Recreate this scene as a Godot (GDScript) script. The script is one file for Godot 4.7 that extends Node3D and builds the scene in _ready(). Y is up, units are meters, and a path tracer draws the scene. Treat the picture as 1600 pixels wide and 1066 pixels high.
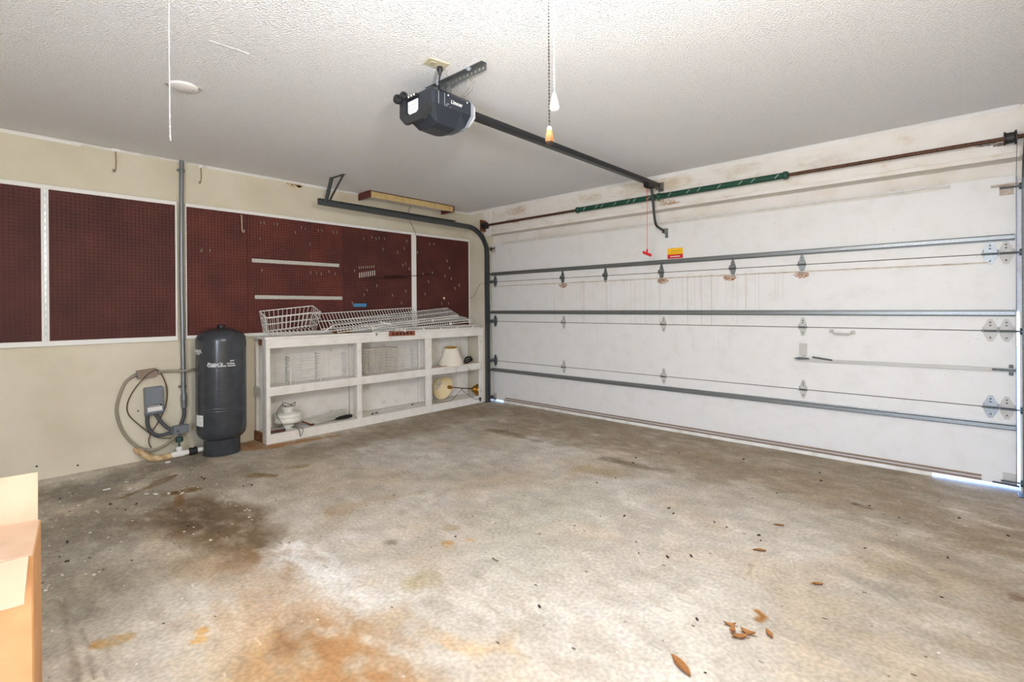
extends Node3D
# A two-car garage seen from its back right corner. Origin: floor corner of the pegboard wall and the door wall.
# x runs along the garage door, z runs along the pegboard wall towards the viewer, y is up.

const CEIL := 2.44
const ROOM_X := 5.45
const ROOM_Z := 6.3
const DOOR_Z := -0.116
const DOOR_L := 0.312
const DOOR_R := 5.066

var mats := {}
var names := {}
var rng := RandomNumberGenerator.new()

# ---------------------------------------------------------------- mesh building
class MB:
	var v := PackedVector3Array()
	var n := PackedVector3Array()
	var u := PackedVector2Array()

	func tri(a: Vector3, b: Vector3, c: Vector3, na: Vector3, nb: Vector3, nc: Vector3, ua := Vector2.ZERO, ub := Vector2.ZERO, uc := Vector2.ZERO) -> void:
		if (b - a).cross(c - a).dot(na + nb + nc) > 0.0:
			v.append(a); v.append(c); v.append(b)
			n.append(na); n.append(nc); n.append(nb)
			u.append(ua); u.append(uc); u.append(ub)
		else:
			v.append(a); v.append(b); v.append(c)
			n.append(na); n.append(nb); n.append(nc)
			u.append(ua); u.append(ub); u.append(uc)

	func flat(a: Vector3, b: Vector3, c: Vector3, out: Vector3) -> void:
		var m := (b - a).cross(c - a)
		if m.length_squared() < 1e-18:
			return
		m = m.normalized()
		if m.dot(out) < 0.0:
			m = -m
		tri(a, b, c, m, m, m)

	func quad(a: Vector3, b: Vector3, c: Vector3, d: Vector3, out: Vector3) -> void:
		flat(a, b, c, out)
		flat(a, c, d, out)

	# a face with texture coordinates 0..1, a = (0,0) b = (1,0) c = (1,1) d = (0,1)
	func face(a: Vector3, b: Vector3, c: Vector3, d: Vector3, out: Vector3) -> void:
		tri(a, b, c, out, out, out, Vector2(0, 0), Vector2(1, 0), Vector2(1, 1))
		tri(a, c, d, out, out, out, Vector2(0, 0), Vector2(1, 1), Vector2(0, 1))

	# box with chamfered edges: centre, axes, half size, chamfer
	func obox(c: Vector3, b: Basis, h: Vector3, r := 0.0) -> void:
		r = minf(r, minf(h.x, minf(h.y, h.z)) * 0.9)
		var ax := [b.x, b.y, b.z]
		var hh := [h.x, h.y, h.z]
		for k in 3:
			var i := (k + 1) % 3
			var j := (k + 2) % 3
			for s in [-1.0, 1.0]:
				var o: Vector3 = ax[k] * s
				var p: Vector3 = c + ax[k] * (s * hh[k])
				var e: Vector3 = ax[i] * (hh[i] - r)
				var f: Vector3 = ax[j] * (hh[j] - r)
				quad(p - e - f, p + e - f, p + e + f, p - e + f, o)
				if r > 0.0:
					for t in [-1.0, 1.0]:
						# edge between face k (sign s) and face i (sign t), running along j
						var p1: Vector3 = c + ax[k] * (s * hh[k]) + ax[i] * (t * (hh[i] - r))
						var p2: Vector3 = c + ax[k] * (s * (hh[k] - r)) + ax[i] * (t * hh[i])
						quad(p1 - f, p1 + f, p2 + f, p2 - f, o + ax[i] * t)
		if r > 0.0:
			for sx in [-1.0, 1.0]:
				for sy in [-1.0, 1.0]:
					for sz in [-1.0, 1.0]:
						var q: Vector3 = c + b.x * (sx * (h.x - r)) + b.y * (sy * (h.y - r)) + b.z * (sz * (h.z - r))
						flat(q + b.x * (sx * r), q + b.y * (sy * r), q + b.z * (sz * r), b.x * sx + b.y * sy + b.z * sz)

	func box(lo: Vector3, hi: Vector3, r := 0.0) -> void:
		obox((lo + hi) * 0.5, Basis.IDENTITY, (hi - lo) * 0.5, r)

	# a bar of rectangular section from a to b
	func bar(a: Vector3, b: Vector3, w: float, t: float, up := Vector3.UP, r := 0.0) -> void:
		var z := (b - a).normalized()
		var x := up.cross(z)
		if x.length() < 0.01:
			x = Vector3.RIGHT.cross(z)
		x = x.normalized()
		var y := z.cross(x)
		obox((a + b) * 0.5, Basis(x, y, z), Vector3(w * 0.5, t * 0.5, a.distance_to(b) * 0.5), r)

	func tube(p: Array, r: float, sides := 8, caps := true, r_end := -1.0) -> void:
		var count := p.size()
		if count < 2:
			return
		var t0: Vector3 = (p[1] - p[0]).normalized()
		var x := Vector3.UP.cross(t0)
		if x.length() < 0.05:
			x = Vector3.RIGHT.cross(t0)
		x = x.normalized()
		var last := []
		for i in count:
			var t: Vector3
			if i == 0:
				t = t0
			elif i == count - 1:
				t = (p[i] - p[i - 1]).normalized()
			else:
				t = (p[i + 1] - p[i - 1]).normalized()
			x = (x - t * x.dot(t)).normalized()
			var y := t.cross(x)
			var rad := r
			if r_end >= 0.0:
				rad = lerpf(r, r_end, float(i) / (count - 1))
			var ring := []
			for k in sides + 1:
				var a := TAU * k / sides
				ring.append(x * cos(a) + y * sin(a))
			var here := []
			for k in sides + 1:
				here.append([p[i] + ring[k] * rad, ring[k]])
			if i > 0:
				for k in sides:
					var A = last[k]; var B = last[k + 1]; var C = here[k + 1]; var D = here[k]
					tri(A[0], B[0], C[0], A[1], B[1], C[1])
					tri(A[0], C[0], D[0], A[1], C[1], D[1])
			if caps and (i == 0 or i == count - 1):
				var o: Vector3 = -t if i == 0 else t
				for k in sides:
					flat(p[i], here[k][0], here[k + 1][0], o)
			last = here

	# profile: array of Vector2(radius, height); sharp corners stay sharp
	func lathe(profile: Array, o: Vector3, b := Basis.IDENTITY, seg := 24, smooth := false) -> void:
		var cnt := profile.size()
		var seg_n := []
		for i in cnt - 1:
			var d: Vector2 = profile[i + 1] - profile[i]
			seg_n.append(Vector2(d.y, -d.x).normalized())
		for i in cnt - 1:
			var n0: Vector2 = seg_n[i]
			var n1: Vector2 = seg_n[i]
			if i > 0 and (smooth or seg_n[i].dot(seg_n[i - 1]) > 0.75):
				n0 = (seg_n[i] + seg_n[i - 1]).normalized()
			if i < cnt - 2 and (smooth or seg_n[i].dot(seg_n[i + 1]) > 0.75):
				n1 = (seg_n[i] + seg_n[i + 1]).normalized()
			var p0: Vector2 = profile[i]
			var p1: Vector2 = profile[i + 1]
			for k in seg:
				var a0 := TAU * k / seg
				var a1 := TAU * (k + 1) / seg
				var d0 := b.x * cos(a0) + b.z * sin(a0)
				var d1 := b.x * cos(a1) + b.z * sin(a1)
				var A := o + d0 * p0.x + b.y * p0.y
				var B := o + d1 * p0.x + b.y * p0.y
				var C := o + d1 * p1.x + b.y * p1.y
				var D := o + d0 * p1.x + b.y * p1.y
				if p0.x > 1e-6:
					tri(A, B, C, d0 * n0.x + b.y * n0.y, d1 * n0.x + b.y * n0.y, d1 * n1.x + b.y * n1.y)
				if p1.x > 1e-6:
					tri(A, C, D, d0 * n0.x + b.y * n0.y, d1 * n1.x + b.y * n1.y, d0 * n1.x + b.y * n1.y)

	func ball(c: Vector3, r: float, seg := 12) -> void:
		var pr := []
		for i in seg + 1:
			var a := -PI / 2 + PI * i / seg
			pr.append(Vector2(maxf(cos(a), 0.0) * r, sin(a) * r))
		lathe(pr, c, Basis.IDENTITY, seg * 2, true)

	# polygon in the b.x / b.y plane, pushed along b.z from -d/2 to d/2
	func prism(poly: Array, o: Vector3, b: Basis, d: float) -> void:
		var pp := PackedVector2Array(poly)
		var idx := Geometry2D.triangulate_polygon(pp)
		var mid := Vector2.ZERO
		for q in pp:
			mid += q
		mid /= pp.size()
		for s in [-1.0, 1.0]:
			for i in range(0, idx.size(), 3):
				var t := []
				for j in 3:
					var q: Vector2 = pp[idx[i + j]]
					t.append(o + b.x * q.x + b.y * q.y + b.z * (s * d * 0.5))
				flat(t[0], t[1], t[2], b.z * s)
		var cw := Geometry2D.is_polygon_clockwise(pp)
		for i in pp.size():
			var q0 := pp[i]
			var q1 := pp[(i + 1) % pp.size()]
			var e := q1 - q0
			var nn := Vector2(e.y, -e.x)
			if cw:
				nn = -nn
			var A := o + b.x * q0.x + b.y * q0.y
			var B := o + b.x * q1.x + b.y * q1.y
			var h := b.z * (d * 0.5)
			quad(A - h, B - h, B + h, A + h, b.x * nn.x + b.y * nn.y)

	func mesh(off := Vector3.ZERO) -> ArrayMesh:
		var vv := v
		if off != Vector3.ZERO:
			vv = PackedVector3Array()
			vv.resize(v.size())
			for i in v.size():
				vv[i] = v[i] - off
		var arr := []
		arr.resize(Mesh.ARRAY_MAX)
		arr[Mesh.ARRAY_VERTEX] = vv
		arr[Mesh.ARRAY_NORMAL] = n
		arr[Mesh.ARRAY_TEX_UV] = u
		var m := ArrayMesh.new()
		m.add_surface_from_arrays(Mesh.PRIMITIVE_TRIANGLES, arr)
		return m

# ---------------------------------------------------------------- scene tree
func numbered(called: String) -> String:
	var k: int = names.get(called, 0)
	names[called] = k + 1
	return called if k == 0 else "%s_%03d" % [called, k]

# a thing with parts: its node stands at the thing's base
func thing(called: String, label: String, category: String, at := Vector3.ZERO, group := "") -> Node3D:
	var o := Node3D.new()
	o.name = numbered(called)
	add_child(o)
	o.position = at
	tag(o, label, category, group)
	return o

func tag(o: Node, label: String, category: String, group := "") -> void:
	o.set_meta("label", label)
	o.set_meta("category", category)
	if group != "":
		o.set_meta("group", group)

# a mesh given in world coordinates, hung under a thing or a part
func part(called: String, mb: MB, m: Material, parent: Node) -> MeshInstance3D:
	var o := MeshInstance3D.new()
	o.name = called
	var at := Vector3.ZERO
	var p := parent
	while p != self and p != null:
		at += (p as Node3D).position
		p = p.get_parent()
	o.mesh = mb.mesh(at)
	o.material_override = m
	o.cast_shadow = GeometryInstance3D.SHADOW_CASTING_SETTING_ON
	parent.add_child(o, true)
	return o

# a shared mesh placed as a part
func piece(called: String, mesh: Mesh, m: Material, parent: Node, at: Vector3, b := Basis.IDENTITY) -> MeshInstance3D:
	var o := MeshInstance3D.new()
	o.name = called
	o.mesh = mesh
	o.material_override = m
	o.transform = Transform3D(b, at)
	parent.add_child(o, true)
	return o

func setting(called: String, mb: MB, m: Material, label := "") -> MeshInstance3D:
	var o := part(numbered(called), mb, m, self)
	o.set_meta("kind", "structure")
	if label != "":
		o.set_meta("label", label)
	return o

# one-mesh thing
func single(called: String, mb: MB, m: Material, at: Vector3, label: String, category: String, group := "") -> MeshInstance3D:
	var o := MeshInstance3D.new()
	o.name = numbered(called)
	o.mesh = mb.mesh(at)
	o.material_override = m
	o.position = at
	add_child(o)
	tag(o, label, category, group)
	return o

func smooth_path(p: Array, steps := 8) -> Array:
	var c := Curve3D.new()
	for i in p.size():
		var a: Vector3 = p[maxi(i - 1, 0)]
		var b: Vector3 = p[mini(i + 1, p.size() - 1)]
		var t := (b - a) / 6.0
		c.add_point(p[i], -t, t)
	var out := []
	for i in p.size() - 1:
		for k in steps:
			out.append(c.sample(i, float(k) / steps))
	out.append(p[p.size() - 1])
	return out

func bent_text(txt: String, height: float, font: String, slant: float, radius: float, centre: Vector3, angle: float, y: float) -> MB:
	var arr := text_arrays(txt, height, font)
	var vv: PackedVector3Array = arr[Mesh.ARRAY_VERTEX]
	var ix: PackedInt32Array = arr[Mesh.ARRAY_INDEX]
	var mb := MB.new()
	for i in range(0, ix.size(), 3):
		var t := []
		for j in 3:
			var q := vv[ix[i + j]]
			var a := angle - (q.x + q.y * slant) / radius
			var d := Vector3(cos(a), 0, sin(a))
			t.append(centre + d * (radius + 0.0006 + q.z) + Vector3(0, y + q.y, 0))
		var nn: Vector3 = (t[1] - t[0]).cross(t[2] - t[0])
		mb.flat(t[0], t[1], t[2], -nn)
	return mb

func flat_text(txt: String, height: float, font: String, slant: float, o: Vector3, b: Basis) -> MB:
	var arr := text_arrays(txt, height, font)
	var vv: PackedVector3Array = arr[Mesh.ARRAY_VERTEX]
	var ix: PackedInt32Array = arr[Mesh.ARRAY_INDEX]
	var mb := MB.new()
	for i in range(0, ix.size(), 3):
		var t := []
		for j in 3:
			var q := vv[ix[i + j]]
			t.append(o + b.x * (q.x + q.y * slant) + b.y * q.y + b.z * q.z)
		var nn: Vector3 = (t[1] - t[0]).cross(t[2] - t[0])
		mb.flat(t[0], t[1], t[2], -nn)
	return mb

func text_arrays(txt: String, height: float, font: String) -> Array:
	var f := SystemFont.new()
	f.font_names = PackedStringArray([font])
	f.font_weight = 700
	var tm := TextMesh.new()
	tm.text = txt
	tm.font = f
	tm.font_size = 32
	tm.pixel_size = height / 24.0
	tm.depth = 0.0008
	tm.curve_step = 1.0
	return tm.get_mesh_arrays()

# ---------------------------------------------------------------- materials
func mat(key: String, c: Color, rough := 0.8, metal := 0.0) -> StandardMaterial3D:
	if mats.has(key):
		return mats[key]
	var m := StandardMaterial3D.new()
	m.albedo_color = c
	m.roughness = rough
	m.metallic = metal
	mats[key] = m
	return m

func noise_image(size: int, freq: float, seed_: int, kind := FastNoiseLite.TYPE_SIMPLEX_SMOOTH, octaves := 4) -> Image:
	var f := FastNoiseLite.new()
	f.seed = seed_
	f.frequency = freq
	f.noise_type = kind
	f.fractal_octaves = octaves
	var im := f.get_seamless_image(size, size)
	im.convert(Image.FORMAT_L8)
	return im

# grey noise turned into colours by a ramp of [level, colour]
func ramp_texture(im: Image, ramp: Array) -> ImageTexture:
	var lut := PackedByteArray()
	for i in 256:
		var t := i / 255.0
		var c: Color = ramp[0][1]
		for k in ramp.size() - 1:
			if t >= ramp[k][0]:
				var w := clampf((t - ramp[k][0]) / maxf(ramp[k + 1][0] - ramp[k][0], 0.001), 0.0, 1.0)
				c = (ramp[k][1] as Color).lerp(ramp[k + 1][1], w)
		lut.append(int(c.r * 255)); lut.append(int(c.g * 255)); lut.append(int(c.b * 255))
	var src := im.get_data()
	var dst := PackedByteArray()
	dst.resize(src.size() * 3)
	for i in src.size():
		var q := src[i] * 3
		dst[i * 3] = lut[q]
		dst[i * 3 + 1] = lut[q + 1]
		dst[i * 3 + 2] = lut[q + 2]
	var out := Image.create_from_data(im.get_width(), im.get_height(), false, Image.FORMAT_RGB8, dst)
	return ImageTexture.create_from_image(out)

func normal_texture(im: Image, strength: float) -> ImageTexture:
	var c: Image = im.duplicate()
	c.convert(Image.FORMAT_RGBA8)
	c.bump_map_to_normal_map(strength)
	return ImageTexture.create_from_image(c)

func noisy(key: String, ramp: Array, scale: float, freq := 0.02, rough := 0.8, metal := 0.0, bump := 0.0, seed_ := 1, octaves := 4) -> StandardMaterial3D:
	if mats.has(key):
		return mats[key]
	var m := mat(key, Color.WHITE, rough, metal)
	var im := noise_image(256, freq, seed_, FastNoiseLite.TYPE_SIMPLEX_SMOOTH, octaves)
	m.albedo_texture = ramp_texture(im, ramp)
	m.uv1_triplanar = true
	m.uv1_scale = Vector3.ONE * scale
	if bump > 0.0:
		m.normal_enabled = true
		m.normal_texture = normal_texture(im, bump)
	return m

func rgb(r: float, g: float, b: float) -> Color:
	return Color(r / 255.0, g / 255.0, b / 255.0)

# concrete slab: mottled grey, with the stains the floor has. Each stain is a chain of [x, z, radius] in metres.
func floor_texture() -> ImageTexture:
	var W := 600
	var H := 720
	var sx := 5.75 / W
	var sz := 6.9 / H
	var n1 := FastNoiseLite.new(); n1.seed = 11; n1.frequency = 0.55; n1.fractal_octaves = 5
	var n2 := FastNoiseLite.new(); n2.seed = 12; n2.frequency = 2.6; n2.fractal_octaves = 4
	var n3 := FastNoiseLite.new(); n3.seed = 13; n3.frequency = 7.0; n3.fractal_octaves = 3
	var n4 := FastNoiseLite.new(); n4.seed = 14; n4.frequency = 1.1; n4.fractal_octaves = 4
	# colour, strength, softness in metres, roughness of the outline, chain
	var S := [
		[rgb(148, 129, 104), 0.78, 0.20, 0.20, [[1.41, 0.70, 0.20], [2.78, 0.58, 0.22], [3.80, 0.64, 0.20], [4.53, 0.80, 0.20], [5.0, 0.91, 0.25]]],
		[rgb(148, 129, 104), 0.72, 0.25, 0.25, [[0.4, 0.3, 0.3], [2.5, 0.1, 0.25], [5.2, 0.25, 0.3]]],
		[rgb(148, 131, 107), 0.62, 0.30, 0.25, [[4.8, 1.2, 0.25], [5.3, 1.9, 0.3], [5.3, 2.6, 0.2]]],
		[rgb(142, 125, 102), 0.65, 0.25, 0.22, [[0.55, 0.5, 0.2], [0.75, 1.6, 0.25], [0.8, 2.5, 0.15]]],
		[rgb(120, 112, 100), 0.75, 0.16, 0.16, [[0.15, 4.6, 0.3], [0.59, 3.95, 0.14], [0.36, 3.55, 0.12], [0.25, 3.2, 0.1]]],
		[rgb(112, 104, 92), 0.55, 0.25, 0.2, [[1.2, 4.0, 0.2], [1.74, 4.08, 0.16], [2.29, 4.12, 0.12]]],
		[rgb(128, 117, 102), 0.45, 0.3, 0.25, [[0.9, 3.3, 0.2], [1.3, 4.4, 0.3]]],
		[rgb(186, 184, 168), 0.5, 0.22, 0.2, [[2.98, 2.06, 0.25], [3.31, 2.67, 0.15]]],
		[rgb(104, 83, 58), 0.86, 0.12, 0.09, [[1.41, 3.58, 0.17], [1.69, 3.51, 0.22], [2.05, 3.48, 0.16], [2.30, 3.48, 0.07]]],
		[rgb(78, 62, 46), 0.5, 0.08, 0.10, [[1.62, 3.56, 0.08], [1.78, 3.52, 0.06]]],
		[rgb(160, 128, 96), 0.75, 0.16, 0.14, [[2.25, 3.62, 0.10], [2.52, 3.58, 0.16], [2.46, 3.44, 0.11], [2.73, 3.61, 0.16]]],
		[rgb(156, 108, 60), 0.82, 0.14, 0.14, [[2.78, 3.60, 0.09], [2.94, 3.57, 0.15], [3.13, 3.61, 0.2], [3.33, 3.60, 0.18], [3.46, 3.62, 0.18]]],
		[rgb(200, 168, 124), 0.45, 0.16, 0.2, [[2.7, 3.8, 0.1], [3.1, 3.85, 0.16], [3.4, 3.9, 0.2]]],
		[rgb(118, 80, 44), 0.6, 0.05, 0.06, [[3.00, 3.63, 0.05], [3.06, 3.68, 0.03]]],
		[rgb(196, 174, 150), 0.85, 0.02, 0.05, [[2.77, 3.52, 0.035], [2.81, 3.57, 0.02]]],
		[rgb(228, 225, 220), 0.85, 0.10, 0.12, [[2.33, 3.34, 0.07], [2.57, 3.34, 0.09], [2.84, 3.35, 0.08], [2.99, 3.35, 0.05]]],
		[rgb(214, 209, 200), 0.5, 0.16, 0.2, [[2.46, 3.04, 0.15], [2.58, 2.88, 0.12], [2.3, 2.5, 0.2]]],
		[rgb(216, 211, 203), 0.45, 0.3, 0.3, [[3.3, 3.0, 0.3], [3.9, 2.9, 0.35], [3.9, 2.2, 0.2]]],
		[rgb(222, 217, 208), 0.5, 0.2, 0.2, [[2.55, 3.85, 0.2], [2.95, 3.3, 0.15]]],
		[rgb(104, 68, 22), 0.9, 0.03, 0.05, [[1.02, 3.52, 0.05], [1.04, 3.44, 0.05]]],
		[rgb(110, 84, 46), 0.8, 0.025, 0.05, [[0.86, 3.78, 0.015], [0.76, 3.63, 0.02], [0.60, 3.42, 0.015]]],
		[rgb(130, 92, 44), 0.8, 0.02, 0.03, [[1.10, 3.52, 0.025], [1.28, 3.58, 0.01]]],
		[rgb(118, 90, 46), 0.8, 0.02, 0.04, [[1.05, 3.04, 0.035], [1.16, 2.95, 0.025]]],
		[rgb(132, 112, 80), 0.75, 0.012, 0.015, [[1.06, 2.80, 0.04], [1.10, 2.72, 0.045]]],
		[rgb(190, 136, 72), 0.8, 0.03, 0.05, [[2.88, 2.78, 0.03], [2.95, 2.69, 0.015]]],
		[rgb(150, 118, 82), 0.7, 0.03, 0.04, [[2.77, 2.66, 0.035]]],
		[rgb(104, 86, 60), 0.75, 0.06, 0.05, [[2.72, 1.04, 0.04], [2.94, 1.02, 0.04], [3.22, 1.02, 0.015]]],
		[rgb(110, 92, 66), 0.65, 0.06, 0.05, [[1.40, 0.96, 0.04], [1.67, 0.98, 0.04], [2.00, 1.00, 0.015]]],
		[rgb(168, 140, 98), 0.6, 0.1, 0.1, [[2.75, 1.35, 0.06], [2.95, 1.3, 0.04]]],
		[rgb(176, 132, 68), 0.8, 0.02, 0.04, [[2.55, 4.13, 0.03], [2.58, 4.05, 0.02]]],
		[rgb(204, 152, 82), 0.8, 0.015, 0.02, [[2.74, 3.85, 0.02]]],
		[rgb(208, 158, 90), 0.75, 0.015, 0.03, [[2.79, 3.88, 0.025]]],
		[rgb(150, 134, 96), 0.7, 0.05, 0.05, [[3.07, 3.12, 0.04], [3.08, 3.04, 0.03]]],
		[rgb(172, 118, 66), 0.95, 0.06, 0.08, [[0.12, 2.75, 0.06], [0.23, 2.80, 0.09], [0.36, 2.66, 0.06], [0.39, 2.41, 0.05], [0.42, 2.14, 0.02]]],
		[rgb(84, 72, 52), 0.75, 0.02, 0.03, [[4.33, 0.82, 0.025], [4.42, 0.84, 0.012]]],
		[rgb(112, 88, 66), 0.7, 0.02, 0.03, [[4.99, 1.54, 0.035]]],
		[rgb(150, 92, 32), 0.9, 0.012, 0.015, [[4.235, 2.345, 0.012], [4.262, 2.36, 0.012], [4.255, 2.395, 0.012]]],
		[rgb(170, 138, 100), 0.55, 0.06, 0.08, [[2.08, 2.99, 0.04], [2.13, 2.67, 0.03], [2.21, 2.49, 0.015]]],
		[rgb(172, 150, 124), 0.5, 0.12, 0.12, [[2.22, 3.10, 0.08]]],
		[rgb(206, 164, 112), 0.6, 0.05, 0.08, [[3.49, 3.29, 0.04], [3.60, 3.21, 0.03], [3.65, 3.16, 0.01]]],
		[rgb(176, 150, 116), 0.5, 0.06, 0.08, [[3.19, 3.47, 0.03], [3.20, 3.30, 0.02]]],
		[rgb(150, 142, 130), 0.55, 0.05, 0.05, [[4.38, 1.75, 0.03], [4.62, 1.87, 0.02]]],
		[rgb(120, 104, 88), 0.5, 0.012, 0.02, [[2.09, 4.18, 0.004], [2.74, 4.20, 0.004]]],
		[rgb(120, 104, 88), 0.5, 0.012, 0.02, [[2.38, 4.15, 0.004], [2.75, 4.16, 0.004]]],
		[rgb(130, 112, 92), 0.45, 0.012, 0.02, [[2.59, 4.11, 0.004], [2.79, 4.12, 0.004]]],
		[rgb(116, 104, 84), 0.7, 0.03, 0.03, [[2.66, 2.98, 0.02]]],
		[rgb(160, 140, 118), 0.6, 0.012, 0.03, [[4.10, 1.98, 0.015], [4.12, 2.08, 0.01]]],
	]
	# bounding boxes
	var bb := []
	for s in S:
		var x0 := 99.0; var x1 := -99.0; var z0 := 99.0; var z1 := -99.0
		for p in s[4]:
			var rr: float = p[2] + s[2] + s[3] * 1.2
			x0 = minf(x0, p[0] - rr); x1 = maxf(x1, p[0] + rr)
			z0 = minf(z0, p[1] - rr); z1 = maxf(z1, p[1] + rr)
		bb.append([x0, x1, z0, z1])
	var c_lo := rgb(166, 154, 136)
	var c_mid := rgb(191, 182, 168)
	var c_hi := rgb(213, 206, 195)
	var c_warm := rgb(190, 168, 138)
	var im := Image.create(W, H, false, Image.FORMAT_RGB8)
	for j in H:
		var z := -0.3 + (j + 0.5) * sz
		var row := []
		for k in S.size():
			if z > bb[k][2] and z < bb[k][3]:
				row.append(k)
		for i in W:
			var x := -0.1 + (i + 0.5) * sx
			# the trowel drew the slab out along x
			var a := n1.get_noise_2d(x * 0.75, z)
			var b := n2.get_noise_2d(x * 0.7, z * 1.1)
			var d := n3.get_noise_2d(x * 0.7, z * 1.2)
			var t := a * 0.7 + b * 0.5 + d * 0.28
			var c := c_mid.lerp(c_hi, clampf(t * 1.6, 0.0, 1.0)) if t > 0.0 else c_mid.lerp(c_lo, clampf(-t * 1.6, 0.0, 1.0))
			var wv := n4.get_noise_2d(x, z)
			c = c.lerp(c_warm, clampf(wv * 1.1 - 0.08 + b * 0.4, 0.0, 0.34))
			for k in row:
				if x < bb[k][0] or x > bb[k][1]:
					continue
				var s = S[k]
				var best := 99.0
				var ch: Array = s[4]
				var p := Vector2(x, z)
				for q in maxi(ch.size() - 1, 1):
					var A = ch[q]
					var B = ch[mini(q + 1, ch.size() - 1)]
					var pa := Vector2(A[0], A[1])
					var ab := Vector2(B[0], B[1]) - pa
					var h := 0.0
					if ab.length_squared() > 0.0:
						h = clampf((p - pa).dot(ab) / ab.length_squared(), 0.0, 1.0)
					best = minf(best, p.distance_to(pa + ab * h) - lerpf(A[2], B[2], h))
				best += (b * 0.9 + d * 0.8) * s[3]
				var al: float = s[1] * (1.0 - smoothstep(-s[2] * 0.5, s[2], best))
				if al > 0.003:
					c = c.lerp(s[0], al * clampf(0.85 + d * 0.9, 0.0, 1.0))
			im.set_pixel(i, j, c)
	var BW := 1500
	var BH := 1800
	im.resize(BW, BH, Image.INTERPOLATE_CUBIC)
	# fine grain of the cement
	var g := FastNoiseLite.new(); g.seed = 21; g.frequency = 0.16; g.fractal_octaves = 4
	var gi := g.get_image(BW, BH); gi.convert(Image.FORMAT_L8)
	var g2 := FastNoiseLite.new(); g2.seed = 22; g2.frequency = 0.02; g2.fractal_octaves = 5; g2.domain_warp_enabled = true; g2.domain_warp_amplitude = 40.0; g2.domain_warp_frequency = 0.012
	var g2i := g2.get_image(BW, BH); g2i.convert(Image.FORMAT_L8)
	var src := im.get_data()
	var ga := gi.get_data()
	var gb := g2i.get_data()
	for i in ga.size():
		var f := 256 + (ga[i] - 128) / 4 + (gb[i] - 128) / 6
		var q := i * 3
		src[q] = mini(src[q] * f >> 8, 250)
		src[q + 1] = mini(src[q + 1] * f >> 8, 250)
		src[q + 2] = mini(src[q + 2] * f >> 8, 250)
	im = Image.create_from_data(BW, BH, false, Image.FORMAT_RGB8, src)
	# flecks of paint, grit and crumbs trodden into the slab
	var r := RandomNumberGenerator.new()
	r.seed = 5
	for k in 900:
		var x := r.randf() * BW
		var z := r.randf() * BH
		var dark := r.randf() < 0.6
		var col := rgb(92, 80, 66) if dark else rgb(236, 232, 224)
		im.fill_rect(Rect2i(int(x), int(z), r.randi_range(1, 4), r.randi_range(1, 2)), col)
	# short pale and dark trowel strokes
	for k in 2600:
		var st := Image.create(r.randi_range(4, 16), r.randi_range(1, 3), false, Image.FORMAT_RGB8)
		var px := Vector2i(r.randi_range(0, BW - 20), r.randi_range(0, BH - 6))
		var here := im.get_pixelv(px)
		st.fill(here.lerp(rgb(232, 228, 220) if r.randf() < 0.6 else rgb(120, 108, 92), 0.06 + 0.16 * r.randf()))
		im.blit_rect(st, Rect2i(0, 0, st.get_width(), st.get_height()), px)
	for k in 180:
		var x := (0.35 + r.randf() * 1.6 + 0.1) / 5.75 * BW
		var z := (3.25 + r.randf() * 1.0 + 0.3) / 6.9 * BH
		im.fill_rect(Rect2i(int(x), int(z), r.randi_range(1, 5), r.randi_range(1, 3)), rgb(232, 228, 220) if r.randf() < 0.7 else rgb(80, 70, 58))
	return ImageTexture.create_from_image(im)

# white painted steel of the door, with runs of rusty water where the joint above leaks
func section_texture(seed_: int, runs: Array, spots: Array, base := []) -> ImageTexture:
	var W := 1900
	var H := 204
	var g := FastNoiseLite.new(); g.seed = seed_; g.frequency = 0.012; g.fractal_octaves = 5
	var gi := g.get_image(W, H); gi.convert(Image.FORMAT_L8)
	if base.is_empty():
		base = [[0.0, rgb(219, 216, 210)], [0.4, rgb(224, 222, 217)], [0.7, rgb(226, 224, 220)], [1.0, rgb(224, 220, 215)]]
	var tex := ramp_texture(gi, base)
	var im := tex.get_image()
	im.convert(Image.FORMAT_RGBA8)
	var r := RandomNumberGenerator.new()
	r.seed = seed_
	for k in runs:
		# [metres from the left edge, length 0..1, colour, strength]
		var x := int(k[0] / 4.754 * W)
		var len_ := int(k[1] * H)
		var line := Image.create(2, H, false, Image.FORMAT_RGBA8)
		for j in len_:
			var c: Color = k[2]
			c.a = k[3] * (0.55 + 0.45 * r.randf())
			line.set_pixel(0, j, c)
			c.a *= 0.45
			line.set_pixel(1, j, c)
		im.blend_rect(line, Rect2i(0, 0, 2, H), Vector2i(x, 14))
	for k in spots:
		# rust that bled round a screw: [x metres, y metres from the top, size, colour]
		var wide := 1 if k[2] < 0.07 else 5
		for q in 170:
			var a := r.randf() * TAU
			var d: float = sqrt(r.randf()) * k[2]
			var x := int((k[0] + cos(a) * d * 1.6) / 4.754 * W)
			var y := int((k[1] + sin(a) * d * 0.8) / 0.5 * H)
			var dot := Image.create(r.randi_range(2, 7) * wide, r.randi_range(1, 3) * wide, false, Image.FORMAT_RGBA8)
			var c: Color = k[3]
			c.a = (0.16 + 0.4 * r.randf()) / (1.0 if wide == 1 else 14.0)
			dot.fill(c)
			im.blend_rect(dot, Rect2i(0, 0, dot.get_width(), dot.get_height()), Vector2i(x, y))
	for q in 40:
		var x := r.randi_range(0, W - 4)
		var y := r.randi_range(0, H - 3)
		im.fill_rect(Rect2i(x, y, r.randi_range(1, 3), 1), rgb(150, 140, 128))
	im.convert(Image.FORMAT_RGB8)
	return ImageTexture.create_from_image(im)

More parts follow.
